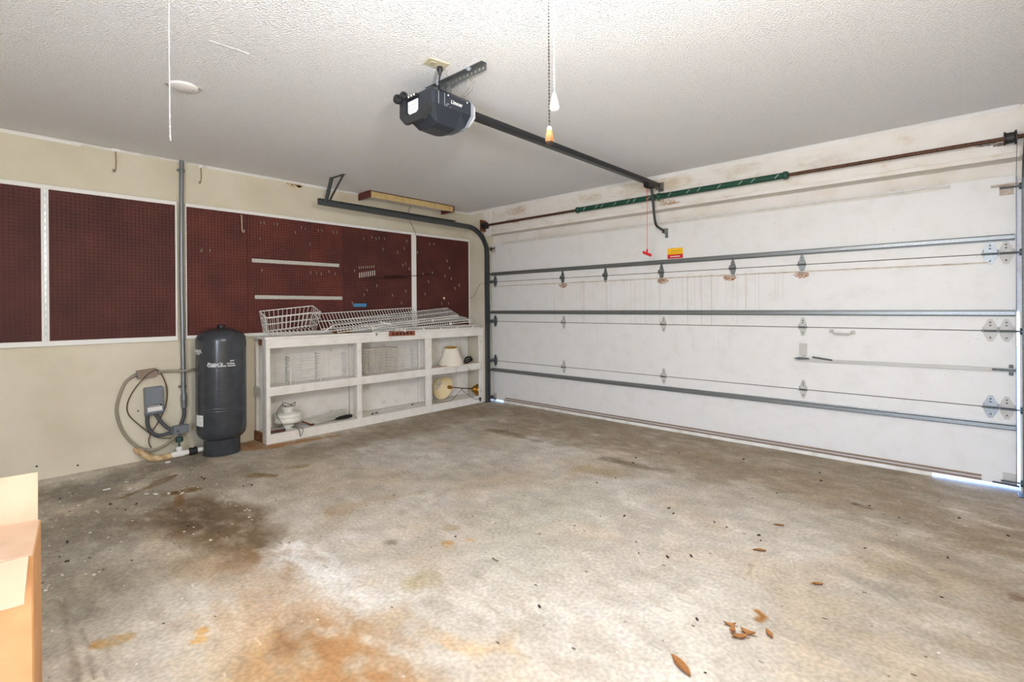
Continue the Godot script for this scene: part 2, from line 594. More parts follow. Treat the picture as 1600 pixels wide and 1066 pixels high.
# ---------------------------------------------------------------- scene
func _ready() -> void:
	rng.seed = 7
	# camera: wide lens, level, lens shifted down
	var cam := Camera3D.new()
	cam.name = "camera"
	cam.position = Vector3(4.859, 1.198, 4.428)
	cam.rotation = Vector3(-0.0015, 0.7452, -0.0066)
	cam.near = 0.05
	cam.far = 200.0
	cam.projection = Camera3D.PROJECTION_FRUSTUM
	cam.size = 0.05 * 1066.0 / 779.9
	cam.frustum_offset = Vector2(0, -0.05 * 50.8 / 779.9)
	add_child(cam)
	cam.current = true
	# sky outside, seen only through the gaps round the door
	var env := Environment.new()
	env.background_mode = Environment.BG_SKY
	var sky := Sky.new()
	var sm := ProceduralSkyMaterial.new()
	sm.sky_top_color = Color(0.40, 0.58, 0.90)
	sm.sky_horizon_color = Color(0.78, 0.86, 0.97)
	sm.ground_bottom_color = Color(0.45, 0.44, 0.42)
	sm.ground_horizon_color = Color(0.70, 0.72, 0.74)
	sm.sun_angle_max = 0.0
	sm.energy_multiplier = 16.0
	sky.sky_material = sm
	env.sky = sky
	env.tonemap_mode = Environment.TONE_MAPPER_LINEAR
	env.tonemap_exposure = 1.17
	env.sdfgi_enabled = true
	env.ssao_enabled = true
	env.ssil_enabled = true
	var we := WorldEnvironment.new()
	we.name = "environment"
	we.environment = env
	add_child(we)
	# daylight from an unseen doorway behind the viewer, placed to brighten the room
	var day := AreaLight3D.new()
	day.name = "unseen_doorway_daylight"
	day.area_size = Vector2(0.86, 1.96)
	day.position = Vector3(4.88, 1.02, ROOM_Z + 0.05)
	day.light_color = Color(0.93, 0.955, 1.0)
	day.light_energy = 8.5
	day.area_range = 14.0
	day.area_attenuation = 2.0
	day.shadow_enabled = true
	add_child(day)
	# unseen lamp above the top of the picture, placed to light ceiling and bench
	unseen_ceiling_lamp(Vector3(4.18, CEIL, 3.555), 2.4, "unseen porcelain lampholder on a short stem above the two pull chains")
	make_materials()
	build_shell()
	build_door()
	build_tracks()
	build_torsion()
	build_opener()
	build_pegboard()
	build_bench()
	build_bench_contents()
	build_tank()
	build_ceiling_bits()
	build_cardboard()
	build_litter()

func make_materials() -> void:
	noisy("wall", [[0.0, rgb(206, 196, 172)], [0.5, rgb(215, 206, 184)], [1.0, rgb(220, 213, 194)]], 0.45, 0.012, 0.75, 0.0, 1.2, 3, 5)
	noisy("header", [[0.0, rgb(196, 180, 152)], [0.16, rgb(224, 215, 200)], [0.5, rgb(232, 226, 217)], [1.0, rgb(236, 232, 225)]], 0.6, 0.014, 0.7, 0.0, 0.6, 4, 5)
	noisy("white_paint", [[0.0, rgb(214, 207, 194)], [0.4, rgb(232, 228, 219)], [1.0, rgb(238, 235, 228)]], 1.2, 0.02, 0.55, 0.0, 0.0, 5)
	noisy("bench_paint", [[0.0, rgb(212, 200, 182)], [0.14, rgb(234, 229, 219)], [0.5, rgb(240, 236, 229)], [1.0, rgb(243, 240, 234)]], 1.6, 0.02, 0.55, 0.0, 0.4, 6)
	noisy("raw_wood", [[0.0, rgb(96, 62, 36)], [0.5, rgb(130, 86, 50)], [1.0, rgb(160, 112, 70)]], 2.0, 0.03, 0.8, 0.0, 0.6, 8)
	noisy("galvanized", [[0.0, rgb(112, 116, 116)], [0.45, rgb(128, 132, 132)], [1.0, rgb(150, 154, 154)]], 9.0, 0.05, 0.42, 0.75, 0.0, 9, 3)
	noisy("dull_steel", [[0.0, rgb(70, 75, 75)], [0.45, rgb(88, 93, 93)], [1.0, rgb(120, 124, 123)]], 7.0, 0.05, 0.5, 0.7, 0.0, 10, 3)
	noisy("pegboard", [[0.0, rgb(66, 26, 20)], [0.5, rgb(78, 31, 24)], [1.0, rgb(92, 40, 31)]], 0.7, 0.015, 0.7, 0.0, 0.0, 11, 5)
	noisy("pegboard_red", [[0.0, rgb(76, 30, 22)], [0.5, rgb(90, 36, 27)], [1.0, rgb(104, 46, 35)]], 0.7, 0.015, 0.7, 0.0, 0.0, 12, 5)
	noisy("rust", [[0.0, rgb(70, 38, 22)], [0.5, rgb(112, 62, 34)], [1.0, rgb(150, 92, 52)]], 6.0, 0.04, 0.85, 0.2, 1.0, 13)
	noisy("shaft", [[0.0, rgb(66, 44, 32)], [0.5, rgb(92, 62, 44)], [1.0, rgb(116, 82, 60)]], 4.0, 0.05, 0.6, 0.5, 0.0, 14)
	noisy("cardboard", [[0.0, rgb(186, 136, 88)], [0.5, rgb(196, 146, 98)], [1.0, rgb(204, 156, 106)]], 1.2, 0.02, 0.85, 0.0, 0.3, 15)
	noisy("cardboard_inner", [[0.0, rgb(192, 160, 132)], [0.5, rgb(202, 170, 142)], [1.0, rgb(208, 178, 150)]], 1.2, 0.02, 0.85, 0.0, 0.3, 16)
	noisy("leaf", [[0.0, rgb(92, 56, 24)], [0.5, rgb(150, 100, 50)], [1.0, rgb(190, 142, 86)]], 18.0, 0.05, 0.8, 0.0, 0.8, 17)
	noisy("old_pipe", [[0.0, rgb(150, 112, 70)], [0.5, rgb(202, 172, 128)], [1.0, rgb(226, 206, 172)]], 3.0, 0.03, 0.6, 0.0, 0.0, 18)
	noisy("valance_wood", [[0.0, rgb(190, 160, 104)], [0.5, rgb(206, 178, 122)], [1.0, rgb(214, 188, 136)]], 1.5, 0.02, 0.7, 0.0, 0.4, 19)
	noisy("brown_wood", [[0.0, rgb(78, 34, 24)], [0.5, rgb(98, 44, 32)], [1.0, rgb(112, 54, 40)]], 2.0, 0.03, 0.6, 0.0, 0.4, 20)
	noisy("tank", [[0.0, rgb(52, 56, 62)], [0.5, rgb(58, 62, 68)], [1.0, rgb(64, 68, 74)]], 2.0, 0.02, 0.2, 0.0, 0.0, 21)
	mat("trim", rgb(236, 234, 230), 0.5)
	mat("wire", rgb(238, 236, 230), 0.35)
	mat("wire_dusty", rgb(214, 204, 190), 0.6)
	mat("black", rgb(26, 26, 27), 0.45)
	mat("black_rubber", rgb(34, 35, 37), 0.7)
	mat("opener_body", rgb(40, 46, 54), 0.28)
	mat("opener_frame", rgb(44, 45, 47), 0.5)
	mat("lens", rgb(226, 230, 234), 0.3)
	mat("lens_grey", rgb(150, 156, 164), 0.4)
	mat("sticker_white", rgb(232, 232, 230), 0.5)
	mat("ink", rgb(40, 42, 48), 0.6)
	mat("ink_grey", rgb(150, 150, 150), 0.6)
	mat("lettering", rgb(236, 238, 240), 0.5)
	mat("spring_green", rgb(22, 70, 52), 0.45)
	mat("chalk", rgb(206, 214, 206), 0.8)
	mat("rail", rgb(62, 63, 66), 0.35, 0.6)
	mat("rope", rgb(214, 60, 40), 0.8)
	mat("red_plastic", rgb(214, 24, 34), 0.4)
	mat("yellow_label", rgb(246, 190, 18), 0.5)
	mat("red_label", rgb(206, 30, 24), 0.5)
	mat("conduit", rgb(134, 138, 140), 0.4, 0.6)
	mat("grey_box", rgb(118, 124, 132), 0.45)
	mat("grey_box_dark", rgb(96, 101, 108), 0.45)
	mat("brown_box", rgb(138, 120, 106), 0.6)
	mat("grey_cable", rgb(150, 140, 124), 0.6)
	mat("brown_cable", rgb(84, 62, 48), 0.6)
	mat("dark_conduit", rgb(66, 69, 73), 0.5)
	mat("pvc", rgb(236, 234, 228), 0.35)
	mat("green_valve", rgb(32, 66, 58), 0.5)
	mat("brass", rgb(176, 126, 42), 0.35, 0.8)
	mat("shade", rgb(240, 230, 212), 0.85)
	mat("shade_lining", rgb(212, 168, 76), 0.7)
	mat("cream_shade", rgb(238, 220, 176), 0.85)
	mat("enamel", rgb(238, 236, 228), 0.3)
	mat("blade", rgb(226, 222, 212), 0.5)
	mat("blue_tape", rgb(74, 134, 178), 0.6)
	mat("hook_metal", rgb(198, 190, 180), 0.35, 0.7)
	mat("porcelain", rgb(240, 238, 232), 0.25)
	mat("cord_white", rgb(242, 240, 236), 0.7)
	mat("ivory_plate", rgb(196, 188, 160), 0.5)
	mat("wood_pull", rgb(178, 116, 62), 0.5)
	mat("wood_pull_tip", rgb(226, 198, 162), 0.5)
	mat("wood_pull_end", rgb(56, 40, 30), 0.5)
	mat("chain_dark", rgb(70, 66, 60), 0.4, 0.7)
	mat("caulk", rgb(240, 238, 234), 0.7)
	mat("seal", rgb(150, 128, 108), 0.8)
	mat("dark_debris", rgb(58, 48, 38), 0.9)
	mat("concrete_out", rgb(196, 192, 184), 0.9)
	# knock-down plaster of the ceiling
	var cm := mat("ceiling", Color.WHITE, 0.9)
	var ci := noise_image(512, 0.06, 31, FastNoiseLite.TYPE_SIMPLEX_SMOOTH, 2)
	cm.albedo_texture = ramp_texture(ci, [[0.0, rgb(232, 232, 232)], [1.0, rgb(243, 243, 242)]])
	cm.uv1_triplanar = true
	cm.uv1_world_triplanar = true
	cm.uv1_scale = Vector3.ONE * 2.6
	cm.normal_enabled = true
	cm.normal_texture = normal_texture(ci, 9.0)
	cm.normal_scale = 1.0
	# slab
	var fm := mat("floor", Color.WHITE, 0.62)
	fm.albedo_texture = floor_texture()
	var fr := noise_image(256, 0.03, 33)
	fm.roughness_texture = ramp_texture(fr, [[0.0, Color(0.72, 0.72, 0.72)], [0.6, Color(0.9, 0.9, 0.9)], [1.0, Color(1, 1, 1)]])
	fm.roughness = 0.85

# unseen lamp, a bulb in a porcelain holder; the bulb glows and the light sits in it
func unseen_ceiling_lamp(at: Vector3, energy: float, label: String) -> void:
	var t := thing("unseen_ceiling_lamp", label, "ceiling lamp", at)
	var b := MB.new()
	b.lathe([Vector2(0, 0), Vector2(0.058, 0), Vector2(0.056, -0.012), Vector2(0.014, -0.03), Vector2(0.008, -0.04), Vector2(0.008, -0.355), Vector2(0.03, -0.367), Vector2(0.026, -0.41), Vector2(0, -0.411)], at)
	part("lampholder", b, mat("porcelain", rgb(240, 238, 232), 0.25), t)
	var g := MB.new()
	g.lathe([Vector2(0.014, -0.055), Vector2(0.016, -0.07), Vector2(0.028, -0.095), Vector2(0.034, -0.118), Vector2(0.030, -0.138), Vector2(0.016, -0.152), Vector2(0, -0.155)], at + Vector3(0, -0.355, 0), Basis.IDENTITY, 20, true)
	var gm := mat("bulb_glow", Color(1, 0.97, 0.92), 0.4)
	gm.emission_enabled = true
	gm.emission = Color(1.0, 0.98, 0.95)
	gm.emission_energy_multiplier = 3.0
	part("bulb", g, gm, t)
	var l := OmniLight3D.new()
	l.name = "light"
	l.position = Vector3(0, -0.47, 0)
	l.light_color = Color(1.0, 0.985, 0.965)
	l.light_energy = energy
	l.light_size = 0.06
	l.omni_range = 12.0
	l.omni_attenuation = 2.0
	l.shadow_enabled = true
	t.add_child(l)

func build_shell() -> void:
	# slab, drawn with one texture over its whole face
	var f := MB.new()
	f.face(Vector3(-0.1, 0, -0.3), Vector3(5.65, 0, -0.3), Vector3(5.65, 0, 6.6), Vector3(-0.1, 0, 6.6), Vector3.UP)
	f.quad(Vector3(-0.1, 0, -0.3), Vector3(5.65, 0, -0.3), Vector3(5.65, -0.12, -0.3), Vector3(-0.1, -0.12, -0.3), Vector3.FORWARD)
	f.quad(Vector3(-0.1, -0.12, -0.3), Vector3(5.65, -0.12, -0.3), Vector3(5.65, -0.12, 6.6), Vector3(-0.1, -0.12, 6.6), Vector3.DOWN)
	setting("floor", f, mats.floor, "stained grey concrete garage floor")
	var c := MB.new()
	c.box(Vector3(-0.2, CEIL, -0.3), Vector3(ROOM_X + 0.2, CEIL + 0.15, ROOM_Z + 0.2))
	setting("ceiling", c, mats.ceiling, "white ceiling with knock-down plaster texture")
	var w := MB.new()
	w.box(Vector3(-0.2, -0.12, -0.3), Vector3(0, CEIL, ROOM_Z + 0.2))
	setting("wall_left", w, mats.wall, "beige painted wall behind the pegboard")
	var r := MB.new()
	r.box(Vector3(ROOM_X, -0.12, -0.3), Vector3(ROOM_X + 0.2, CEIL, ROOM_Z + 0.2))
	setting("wall_right", r, mats.wall)
	var k := MB.new()
	k.box(Vector3(0, -0.12, ROOM_Z), Vector3(4.43, CEIL, ROOM_Z + 0.2))
	k.box(Vector3(5.33, -0.12, ROOM_Z), Vector3(ROOM_X, CEIL, ROOM_Z + 0.2))
	k.box(Vector3(4.43, 2.04, ROOM_Z), Vector3(5.33, CEIL, ROOM_Z + 0.2))  # opening out of view, lets in the daylight behind the viewer
	setting("wall_back", k, mats.wall)
	# wall round the garage door
	var a := MB.new()
	a.box(Vector3(0, -0.02, -0.3), Vector3(0.295, CEIL, 0))
	setting("wall_front", a, mats.wall, "narrow beige wall between pegboard and garage door")
	var a2 := MB.new()
	a2.box(Vector3(5.125, -0.02, -0.3), Vector3(ROOM_X, CEIL, 0))
	setting("wall_front", a2, mats.header)
	var h := MB.new()
	h.box(Vector3(0.295, 2.125, -0.3), Vector3(5.125, CEIL, 0.0))
	h.face(Vector3(0.295, CEIL, 0.0006), Vector3(5.125, CEIL, 0.0006), Vector3(5.125, 2.125, 0.0006), Vector3(0.295, 2.125, 0.0006), Vector3.BACK)
	# dirt and rust that the header carries: [metres along, metres down scaled to the sheet, size, colour]
	var hs := []
	for q in [[0.5, 0.12, 0.10, rgb(164, 124, 84)], [0.46, 0.3, 0.06, rgb(140, 92, 58)], [2.0, 0.10, 0.16, rgb(190, 156, 108)], [2.25, 0.09, 0.16, rgb(184, 146, 96)], [2.42, 0.11, 0.14, rgb(188, 150, 100)], [2.42, 0.42, 0.05, rgb(150, 98, 62)], [1.55, 0.12, 0.1, rgb(196, 172, 136)], [3.0, 0.08, 0.12, rgb(198, 182, 158)], [3.6, 0.2, 0.12, rgb(204, 188, 164)], [4.55, 0.33, 0.03, rgb(110, 90, 80)]]:
		hs.append(q)
		hs.append([q[0] + 0.07, q[1] + 0.03, q[2] * 0.7, q[3]])
	var hm := mat("header_face", Color.WHITE, 0.65)
	hm.albedo_texture = section_texture(51, [[2.38, 0.5, rgb(150, 96, 60), 0.4], [2.40, 0.7, rgb(150, 96, 60), 0.3], [0.12, 0.8, rgb(120, 70, 46), 0.5], [0.16, 0.9, rgb(120, 70, 46), 0.5]], hs, [[0.0, rgb(216, 204, 186)], [0.3, rgb(229, 222, 210)], [1.0, rgb(235, 230, 221)]])
	setting("wall_front", h, hm, "stained off-white header above the garage door")
	var st := MB.new()
	st.box(Vector3(0.295, 2.0, -0.3), Vector3(5.125, 2.125, -0.166), 0.004)
	setting("trim_1", st, mats.header)
	# stops behind the door edges, placed to hold back daylight; the one at the lock side is short, so daylight shows below it
	var sj := MB.new()
	sj.box(Vector3(0.295, 0, -0.3), Vector3(0.33, 2.0, -0.172))
	setting("trim_6", sj, mats.white_paint)
	var sk := MB.new()
	sk.box(Vector3(5.055, 1.15, -0.3), Vector3(5.125, 2.0, -0.168))
	setting("trim_7", sk, mats.white_paint)
	var sl := MB.new()
	sl.box(Vector3(5.081, 0, -0.3), Vector3(5.125, 1.15, -0.13))
	setting("trim_8", sl, mats.white_paint)
	# painted jamb boards
	var j := MB.new()
	j.box(Vector3(0.30, 2.10, 0.0), Vector3(0.43, CEIL, 0.012), 0.003)
	setting("trim_2", j, mats.header)
	# strips of caulk and tape where ceiling and walls meet
	var t3 := MB.new()
	var z := 4.9
	while z > 0.05:
		var l := minf(0.35 + 0.3 * rng.randf(), z - 0.02)
		var hh := 0.012 + 0.012 * rng.randf()
		t3.quad(Vector3(0.0015, CEIL - hh, z), Vector3(0.0015, CEIL - hh * (0.7 + 0.6 * rng.randf()), z - l), Vector3(0.022, CEIL - 0.0015, z - l), Vector3(0.022, CEIL - 0.0015, z), Vector3(1, -1, 0))
		z -= l
	setting("trim_3", t3, mats.caulk)
	var t4 := MB.new()
	var x := 0.02
	while x < 5.05:
		var l := minf(0.3 + 0.4 * rng.randf(), 5.08 - x)
		var hh := 0.02 + 0.014 * rng.randf()
		t4.quad(Vector3(x, CEIL - hh, 0.0015), Vector3(x + l, CEIL - hh * (0.8 + 0.4 * rng.randf()), 0.0015), Vector3(x + l, CEIL - 0.0015, 0.03), Vector3(x, CEIL - 0.0015, 0.03), Vector3(0, -1, 1))
		x += l
	setting("trim_4", t4, mats.caulk)
	# ledges on the header
	var t5 := MB.new()
	t5.box(Vector3(0.43, 2.118, -0.002), Vector3(5.08, 2.15, 0.006), 0.002)
	setting("trim_5", t5, mats.header)
	# ground outside
	var g := MB.new()
	g.box(Vector3(-12, -0.2, -16), Vector3(18, -0.025, -0.3))
	var yg := MB.new()
	yg.box(Vector3(-12, -0.2, 6.6), Vector3(18, -0.025, 20))
	var yo := part("side_yard", yg, mats.concrete_out, self)
	yo.set_meta("kind", "structure")
	var go := part("driveway", g, mats.concrete_out, self)
	go.set_meta("kind", "structure")
	go.set_meta("label", "pale concrete driveway outside the garage door")

# ---------------------------------------------------------------- garage door
func hinge_mesh(wide: bool) -> ArrayMesh:
	# two pointed leaves about a knuckle; local origin at the joint, face towards +z
	var m := MB.new()
	var w := 0.034 if wide else 0.024
	var up := [Vector2(-w, 0.004), Vector2(w, 0.004), Vector2(w * 0.9, 0.03), Vector2(0.010, 0.078), Vector2(-0.010, 0.078), Vector2(-w * 0.9, 0.03)]
	var dn := [Vector2(-w, -0.004), Vector2(-w * 0.9, -0.03), Vector2(-0.010, -0.07), Vector2(0.010, -0.07), Vector2(w * 0.9, -0.03), Vector2(w, -0.004)]
	m.prism(up, Vector3(0, 0, 0.003), Basis.IDENTITY, 0.003)
	m.prism(dn, Vector3(0, 0, 0.003), Basis.IDENTITY, 0.003)
	# raised cheeks and pin
	for s in [-1.0, 1.0]:
		m.box(Vector3(s * w - 0.0015, -0.012, 0.002), Vector3(s * w + 0.0015, 0.026, 0.026), 0.001)
	return m.mesh()

func knuckle_mesh(wide: bool) -> ArrayMesh:
	var m := MB.new()
	var w := 0.034 if wide else 0.024
	m.tube([Vector3(-w - 0.008, 0.0, 0.016), Vector3(w + 0.008, 0.0, 0.016)], 0.0065, 8)
	return m.mesh()

func bolt_mesh() -> ArrayMesh:
	var m := MB.new()
	m.lathe([Vector2(0, 0.004), Vector2(0.004, 0.0035), Vector2(0.0055, 0.0), Vector2(0.0055, -0.001)].duplicate(), Vector3.ZERO, Basis(Vector3.RIGHT, Vector3(0, 0, 1), Vector3(0, -1, 0)), 8)
	return m.mesh()

func build_door() -> void:
	var d := Node3D.new()
	d.name = "door_1"
	add_child(d)
	d.position = Vector3(2.69, 0, DOOR_Z)
	d.set_meta("kind", "structure")
	d.set_meta("label", "wide white sectional garage door with steel struts and rusty hinges")
	var ys := [0.026, 0.524, 1.026, 1.53, 2.032]
	var brown := rgb(150, 104, 62)
	var grey := rgb(150, 146, 140)
	var runs := []
	var r := RandomNumberGenerator.new()
	r.seed = 3
	for k in 58:
		var x := 0.9 + r.randf() * 2.5
		runs.append([x, 0.35 + r.randf() * 0.65, brown if r.randf() < 0.55 else grey, 0.12 + 0.3 * r.randf() * r.randf()])
	for x in [1.72, 1.74, 2.03, 2.36, 2.47, 2.62, 2.9, 3.03, 3.12]:
		runs.append([x - DOOR_L, 0.95, brown if x > 2.5 or x < 1.8 else grey, 0.55])
	var soft := []
	for k in 10:
		soft.append([1.4 + r.randf() * 1.6, 0.2 + r.randf() * 0.3, grey, 0.15])
	var spots := []
	for x in [1.45, 2.65, 3.28, 3.84]:
		spots.append([x - DOOR_L, 0.075, 0.035, rgb(128, 74, 34)])
	for i in 4:
		var lo := Vector3(DOOR_L, ys[i] + 0.003, DOOR_Z - 0.045)
		var hi := Vector3(DOOR_R, ys[i + 1] - 0.003, DOOR_Z)
		var m := MB.new()
		m.face(Vector3(lo.x, hi.y, hi.z), Vector3(hi.x, hi.y, hi.z), Vector3(hi.x, lo.y, hi.z), Vector3(lo.x, lo.y, hi.z), Vector3.BACK)
		m.quad(Vector3(lo.x, hi.y, lo.z), Vector3(hi.x, hi.y, lo.z), Vector3(hi.x, lo.y, lo.z), Vector3(lo.x, lo.y, lo.z), Vector3.FORWARD)
		m.quad(Vector3(lo.x, hi.y, lo.z), Vector3(hi.x, hi.y, lo.z), hi, Vector3(lo.x, hi.y, hi.z), Vector3.UP)
		m.quad(lo, Vector3(hi.x, lo.y, lo.z), Vector3(hi.x, lo.y, hi.z), Vector3(lo.x, lo.y, hi.z), Vector3.DOWN)
		m.quad(lo, Vector3(lo.x, hi.y, lo.z), Vector3(lo.x, hi.y, hi.z), Vector3(lo.x, lo.y, hi.z), Vector3.LEFT)
		m.quad(hi, Vector3(hi.x, hi.y, lo.z), Vector3(hi.x, lo.y, lo.z), Vector3(hi.x, lo.y, hi.z), Vector3.RIGHT)
		if i < 3:
			# unseen tongue behind the joint, keeps daylight from showing through
			m.box(Vector3(lo.x, hi.y, lo.z + 0.002), Vector3(hi.x, hi.y + 0.009, lo.z + 0.024))
		var sm := mat("section_%d" % i, Color.WHITE, 0.5)
		sm.albedo_texture = section_texture(40 + i, runs if i == 2 else (soft if i == 1 else []), spots if i == 2 else [])
		part("door_section", m, sm, d)
	for i in range(1, 4):  # dark strips stand in for shade and dirt inside the joints
		var js := MB.new()
		js.box(Vector3(DOOR_L, ys[i] - 0.0028, DOOR_Z - 0.012), Vector3(DOOR_R, ys[i] + 0.0028, DOOR_Z - 0.005))
		part("joint_shade_dirt", js, mat("joint_shade_dirt", rgb(92, 82, 72), 0.8), d)
	# overlapping lip along the leaking joint
	var lip := MB.new()
	lip.box(Vector3(DOOR_L + 0.01, 1.470, DOOR_Z), Vector3(DOOR_R - 0.12, 1.478, DOOR_Z + 0.012), 0.003)
	part("joint_lip", lip, noisy("rusty_white", [[0.0, rgb(146, 106, 70)], [0.3, rgb(200, 184, 162)], [1.0, rgb(226, 220, 210)]], 2.0, 0.03, 0.6, 0.0, 0.0, 44), d)
	# struts: hat channels
	for y in [1.63, 1.142, 0.408]:
		var s := MB.new()
		var prof := [Vector2(-0.022, 0), Vector2(0.022, 0), Vector2(0.022, 0.003), Vector2(0.014, 0.005), Vector2(0.011, 0.04), Vector2(-0.011, 0.04), Vector2(-0.014, 0.005), Vector2(-0.022, 0.003)]
		s.prism(prof, Vector3((DOOR_L + DOOR_R) / 2, y, DOOR_Z), Basis(Vector3.UP, Vector3.BACK, Vector3.RIGHT), DOOR_R - DOOR_L - 0.012)
		part("strut", s, mats.galvanized, d)
	# retainers of the weather seals at the top and the bottom
	for q in [[1.998, 0.5, 4.75], [2.014, 0.5, 4.75], [0.066, 0.55, 4.9], [0.042, 0.53, 4.9]]:
		var s := MB.new()
		s.box(Vector3(q[1], q[0] - 0.006, DOOR_Z), Vector3(q[2], q[0] + 0.006, DOOR_Z + 0.018), 0.005)
		part("seal_retainer", s, mats.white_paint if q[0] > 1.0 else mats.seal, d)
	var bs := MB.new()
	bs.box(Vector3(DOOR_L + 0.2, 0.001, DOOR_Z - 0.03), Vector3(DOOR_R - 0.42, 0.034, DOOR_Z + 0.006), 0.004)
	part("bottom_seal", bs, mats.white_paint, d)
	# hinges
	var narrow := hinge_mesh(false)
	var wide := hinge_mesh(true)
	var bolt := bolt_mesh()
	var pin_n := knuckle_mesh(false)
	var pin_w := knuckle_mesh(true)
	var white := mat("hinge_white", rgb(190, 186, 178), 0.45)
	var H := [
		[1.453, 1.53, 0, 0], [2.015, 1.53, 0, 0], [2.645, 1.53, 0, 0], [3.313, 1.53, 0, 0], [3.851, 1.53, 0, 0],
		[0.382, 1.53, 1, 0], [4.945, 1.53, 1, 0], [5.02, 1.53, 1, 1],
		[1.465, 1.026, 0, 1], [2.663, 1.026, 0, 1], [3.854, 1.026, 0, 1],
		[0.380, 1.026, 1, 0], [4.944, 1.026, 1, 1], [5.02, 1.026, 1, 1],
		[1.463, 0.524, 0, 1], [2.661, 0.524, 0, 1], [3.855, 0.524, 0, 1],
		[0.378, 0.524, 1, 0], [4.944, 0.524, 1, 0], [5.02, 0.524, 1, 1]]
	for h in H:
		var o := piece("hinge", wide if h[2] == 1 else narrow, white if h[3] == 1 else mats.galvanized, d, Vector3(h[0], h[1], DOOR_Z + 0.001) - d.position)
		piece("hinge_pin", pin_w if h[2] == 1 else pin_n, mats.dull_steel, o, Vector3.ZERO)
		for by in [0.055, 0.035, -0.045]:
			piece("bolt", bolt, mats.dull_steel, o, Vector3(0, by, 0.0045))
	# rollers on the end hinges
	for y in [1.53, 1.026, 0.524, 0.06, 1.95]:
		for s in [0, 1]:
			var rm := MB.new()
			var x0: float = 0.395 if s == 0 else 4.99
			var x1: float = 0.335 if s == 0 else 5.085
			rm.tube([Vector3(x0, y, DOOR_Z + 0.03), Vector3(x1, y, DOOR_Z + 0.03)], 0.0055, 8)
			var bx := Basis(Vector3.UP, Vector3.RIGHT, Vector3.BACK)
			rm.lathe([Vector2(0, -0.006), Vector2(0.021, -0.006), Vector2(0.021, 0.006), Vector2(0, 0.006)], Vector3(x1, y, DOOR_Z + 0.03), bx, 14)
			part("roller", rm, mats.dull_steel, d)
	# lift handle
	var lh := MB.new()
	lh.tube(smooth_path([Vector3(4.055, 1.003, DOOR_Z), Vector3(4.062, 0.995, DOOR_Z + 0.03), Vector3(4.08, 0.982, DOOR_Z + 0.034), Vector3(4.16, 0.978, DOOR_Z + 0.034), Vector3(4.178, 0.985, DOOR_Z + 0.03), Vector3(4.185, 0.995, DOOR_Z)], 4), 0.006, 8)
	lh.box(Vector3(4.035, 0.985, DOOR_Z), Vector3(4.062, 1.015, DOOR_Z + 0.004), 0.001)
	lh.box(Vector3(4.178, 0.978, DOOR_Z), Vector3(4.206, 1.008, DOOR_Z + 0.004), 0.001)
	part("lift_handle", lh, white, d)
	# locking bar with its latch plate
	var lb := MB.new()
	lb.bar(Vector3(3.80, 0.765, DOOR_Z + 0.02), Vector3(5.06, 0.776, DOOR_Z + 0.02), 0.006, 0.022, Vector3.UP, 0.001)
	part("lock_bar", lb, white, d)
	var lp := MB.new()
	lp.box(Vector3(3.828, 0.80, DOOR_Z), Vector3(3.882, 0.895, DOOR_Z + 0.006), 0.002)
	lp.box(Vector3(3.845, 0.775, DOOR_Z), Vector3(3.87, 0.80, DOOR_Z + 0.02), 0.002)
	part("latch_plate", lp, white, d)
	var lv := MB.new()
	lv.prism([Vector2(3.79, 0.775), Vector2(3.83, 0.787), Vector2(3.90, 0.783), Vector2(3.905, 0.772), Vector2(3.83, 0.764)], Vector3(0, 0, DOOR_Z + 0.03), Basis.IDENTITY, 0.008)
	part("latch_lever", lv, mats.dull_steel, d)
	var sp := MB.new()
	sp.tube([Vector3(3.925, 0.792, DOOR_Z + 0.03), Vector3(4.06, 0.775, DOOR_Z + 0.03)], 0.006, 8)
	part("latch_spring", sp, mats.dull_steel, d)
	var le := MB.new()
	le.box(Vector3(4.95, 0.768, DOOR_Z), Vector3(5.06, 0.782, DOOR_Z + 0.026), 0.003)
	le.box(Vector3(5.03, 0.74, DOOR_Z), Vector3(5.05, 0.81, DOOR_Z + 0.012), 0.003)
	part("bar_guide", le, mats.dull_steel, d)
	# corner brackets
	for s in [0, 1]:
		var x: float = 0.33 if s == 0 else 5.0
		var bb := MB.new()
		bb.box(Vector3(x, 0.03, DOOR_Z), Vector3(x + 0.062, 0.108, DOOR_Z + 0.004), 0.001)
		part("bottom_bracket", bb, white, d)
		var bp := MB.new()
		bp.bar(Vector3(x - 0.05, 0.04, DOOR_Z + 0.02), Vector3(x + 0.075, 0.036, DOOR_Z + 0.02), 0.014, 0.01, Vector3.UP, 0.002)
		part("bracket_pin", bp, mats.dull_steel, d)
		var tb := MB.new()
		tb.box(Vector3(x - 0.01, 1.905, DOOR_Z), Vector3(x + 0.055, 1.975, DOOR_Z + 0.004), 0.001)
		tb.bar(Vector3(x - 0.05, 1.968, DOOR_Z + 0.016), Vector3(x + 0.075, 1.972, DOOR_Z + 0.016), 0.012, 0.012, Vector3.UP, 0.002)
		part("top_bracket", tb, noisy("tan_plate", [[0.0, rgb(170, 150, 130)], [1.0, rgb(206, 196, 182)]], 3.0, 0.03, 0.6), d)
	# warning label
	var y1 := MB.new()
	y1.box(Vector3(2.706, 1.697, DOOR_Z + 0.0004), Vector3(2.858, 1.756, DOOR_Z + 0.0014))
	var yl := part("warning_label", y1, mats.yellow_label, d)
	yl.set_meta("label", "yellow and red warning sticker")
	var y2 := MB.new()
	y2.box(Vector3(2.706, 1.657, DOOR_Z + 0.0004), Vector3(2.858, 1.697, DOOR_Z + 0.0014))
	part("red_band", y2, mats.red_label, yl)
	var y3 := MB.new()
	for k in 7:
		y3.box(Vector3(2.735 + k * 0.014, 1.671, DOOR_Z + 0.0014), Vector3(2.745 + k * 0.014, 1.682, DOOR_Z + 0.0018))
	part("print", y3, mats.sticker_white, yl)
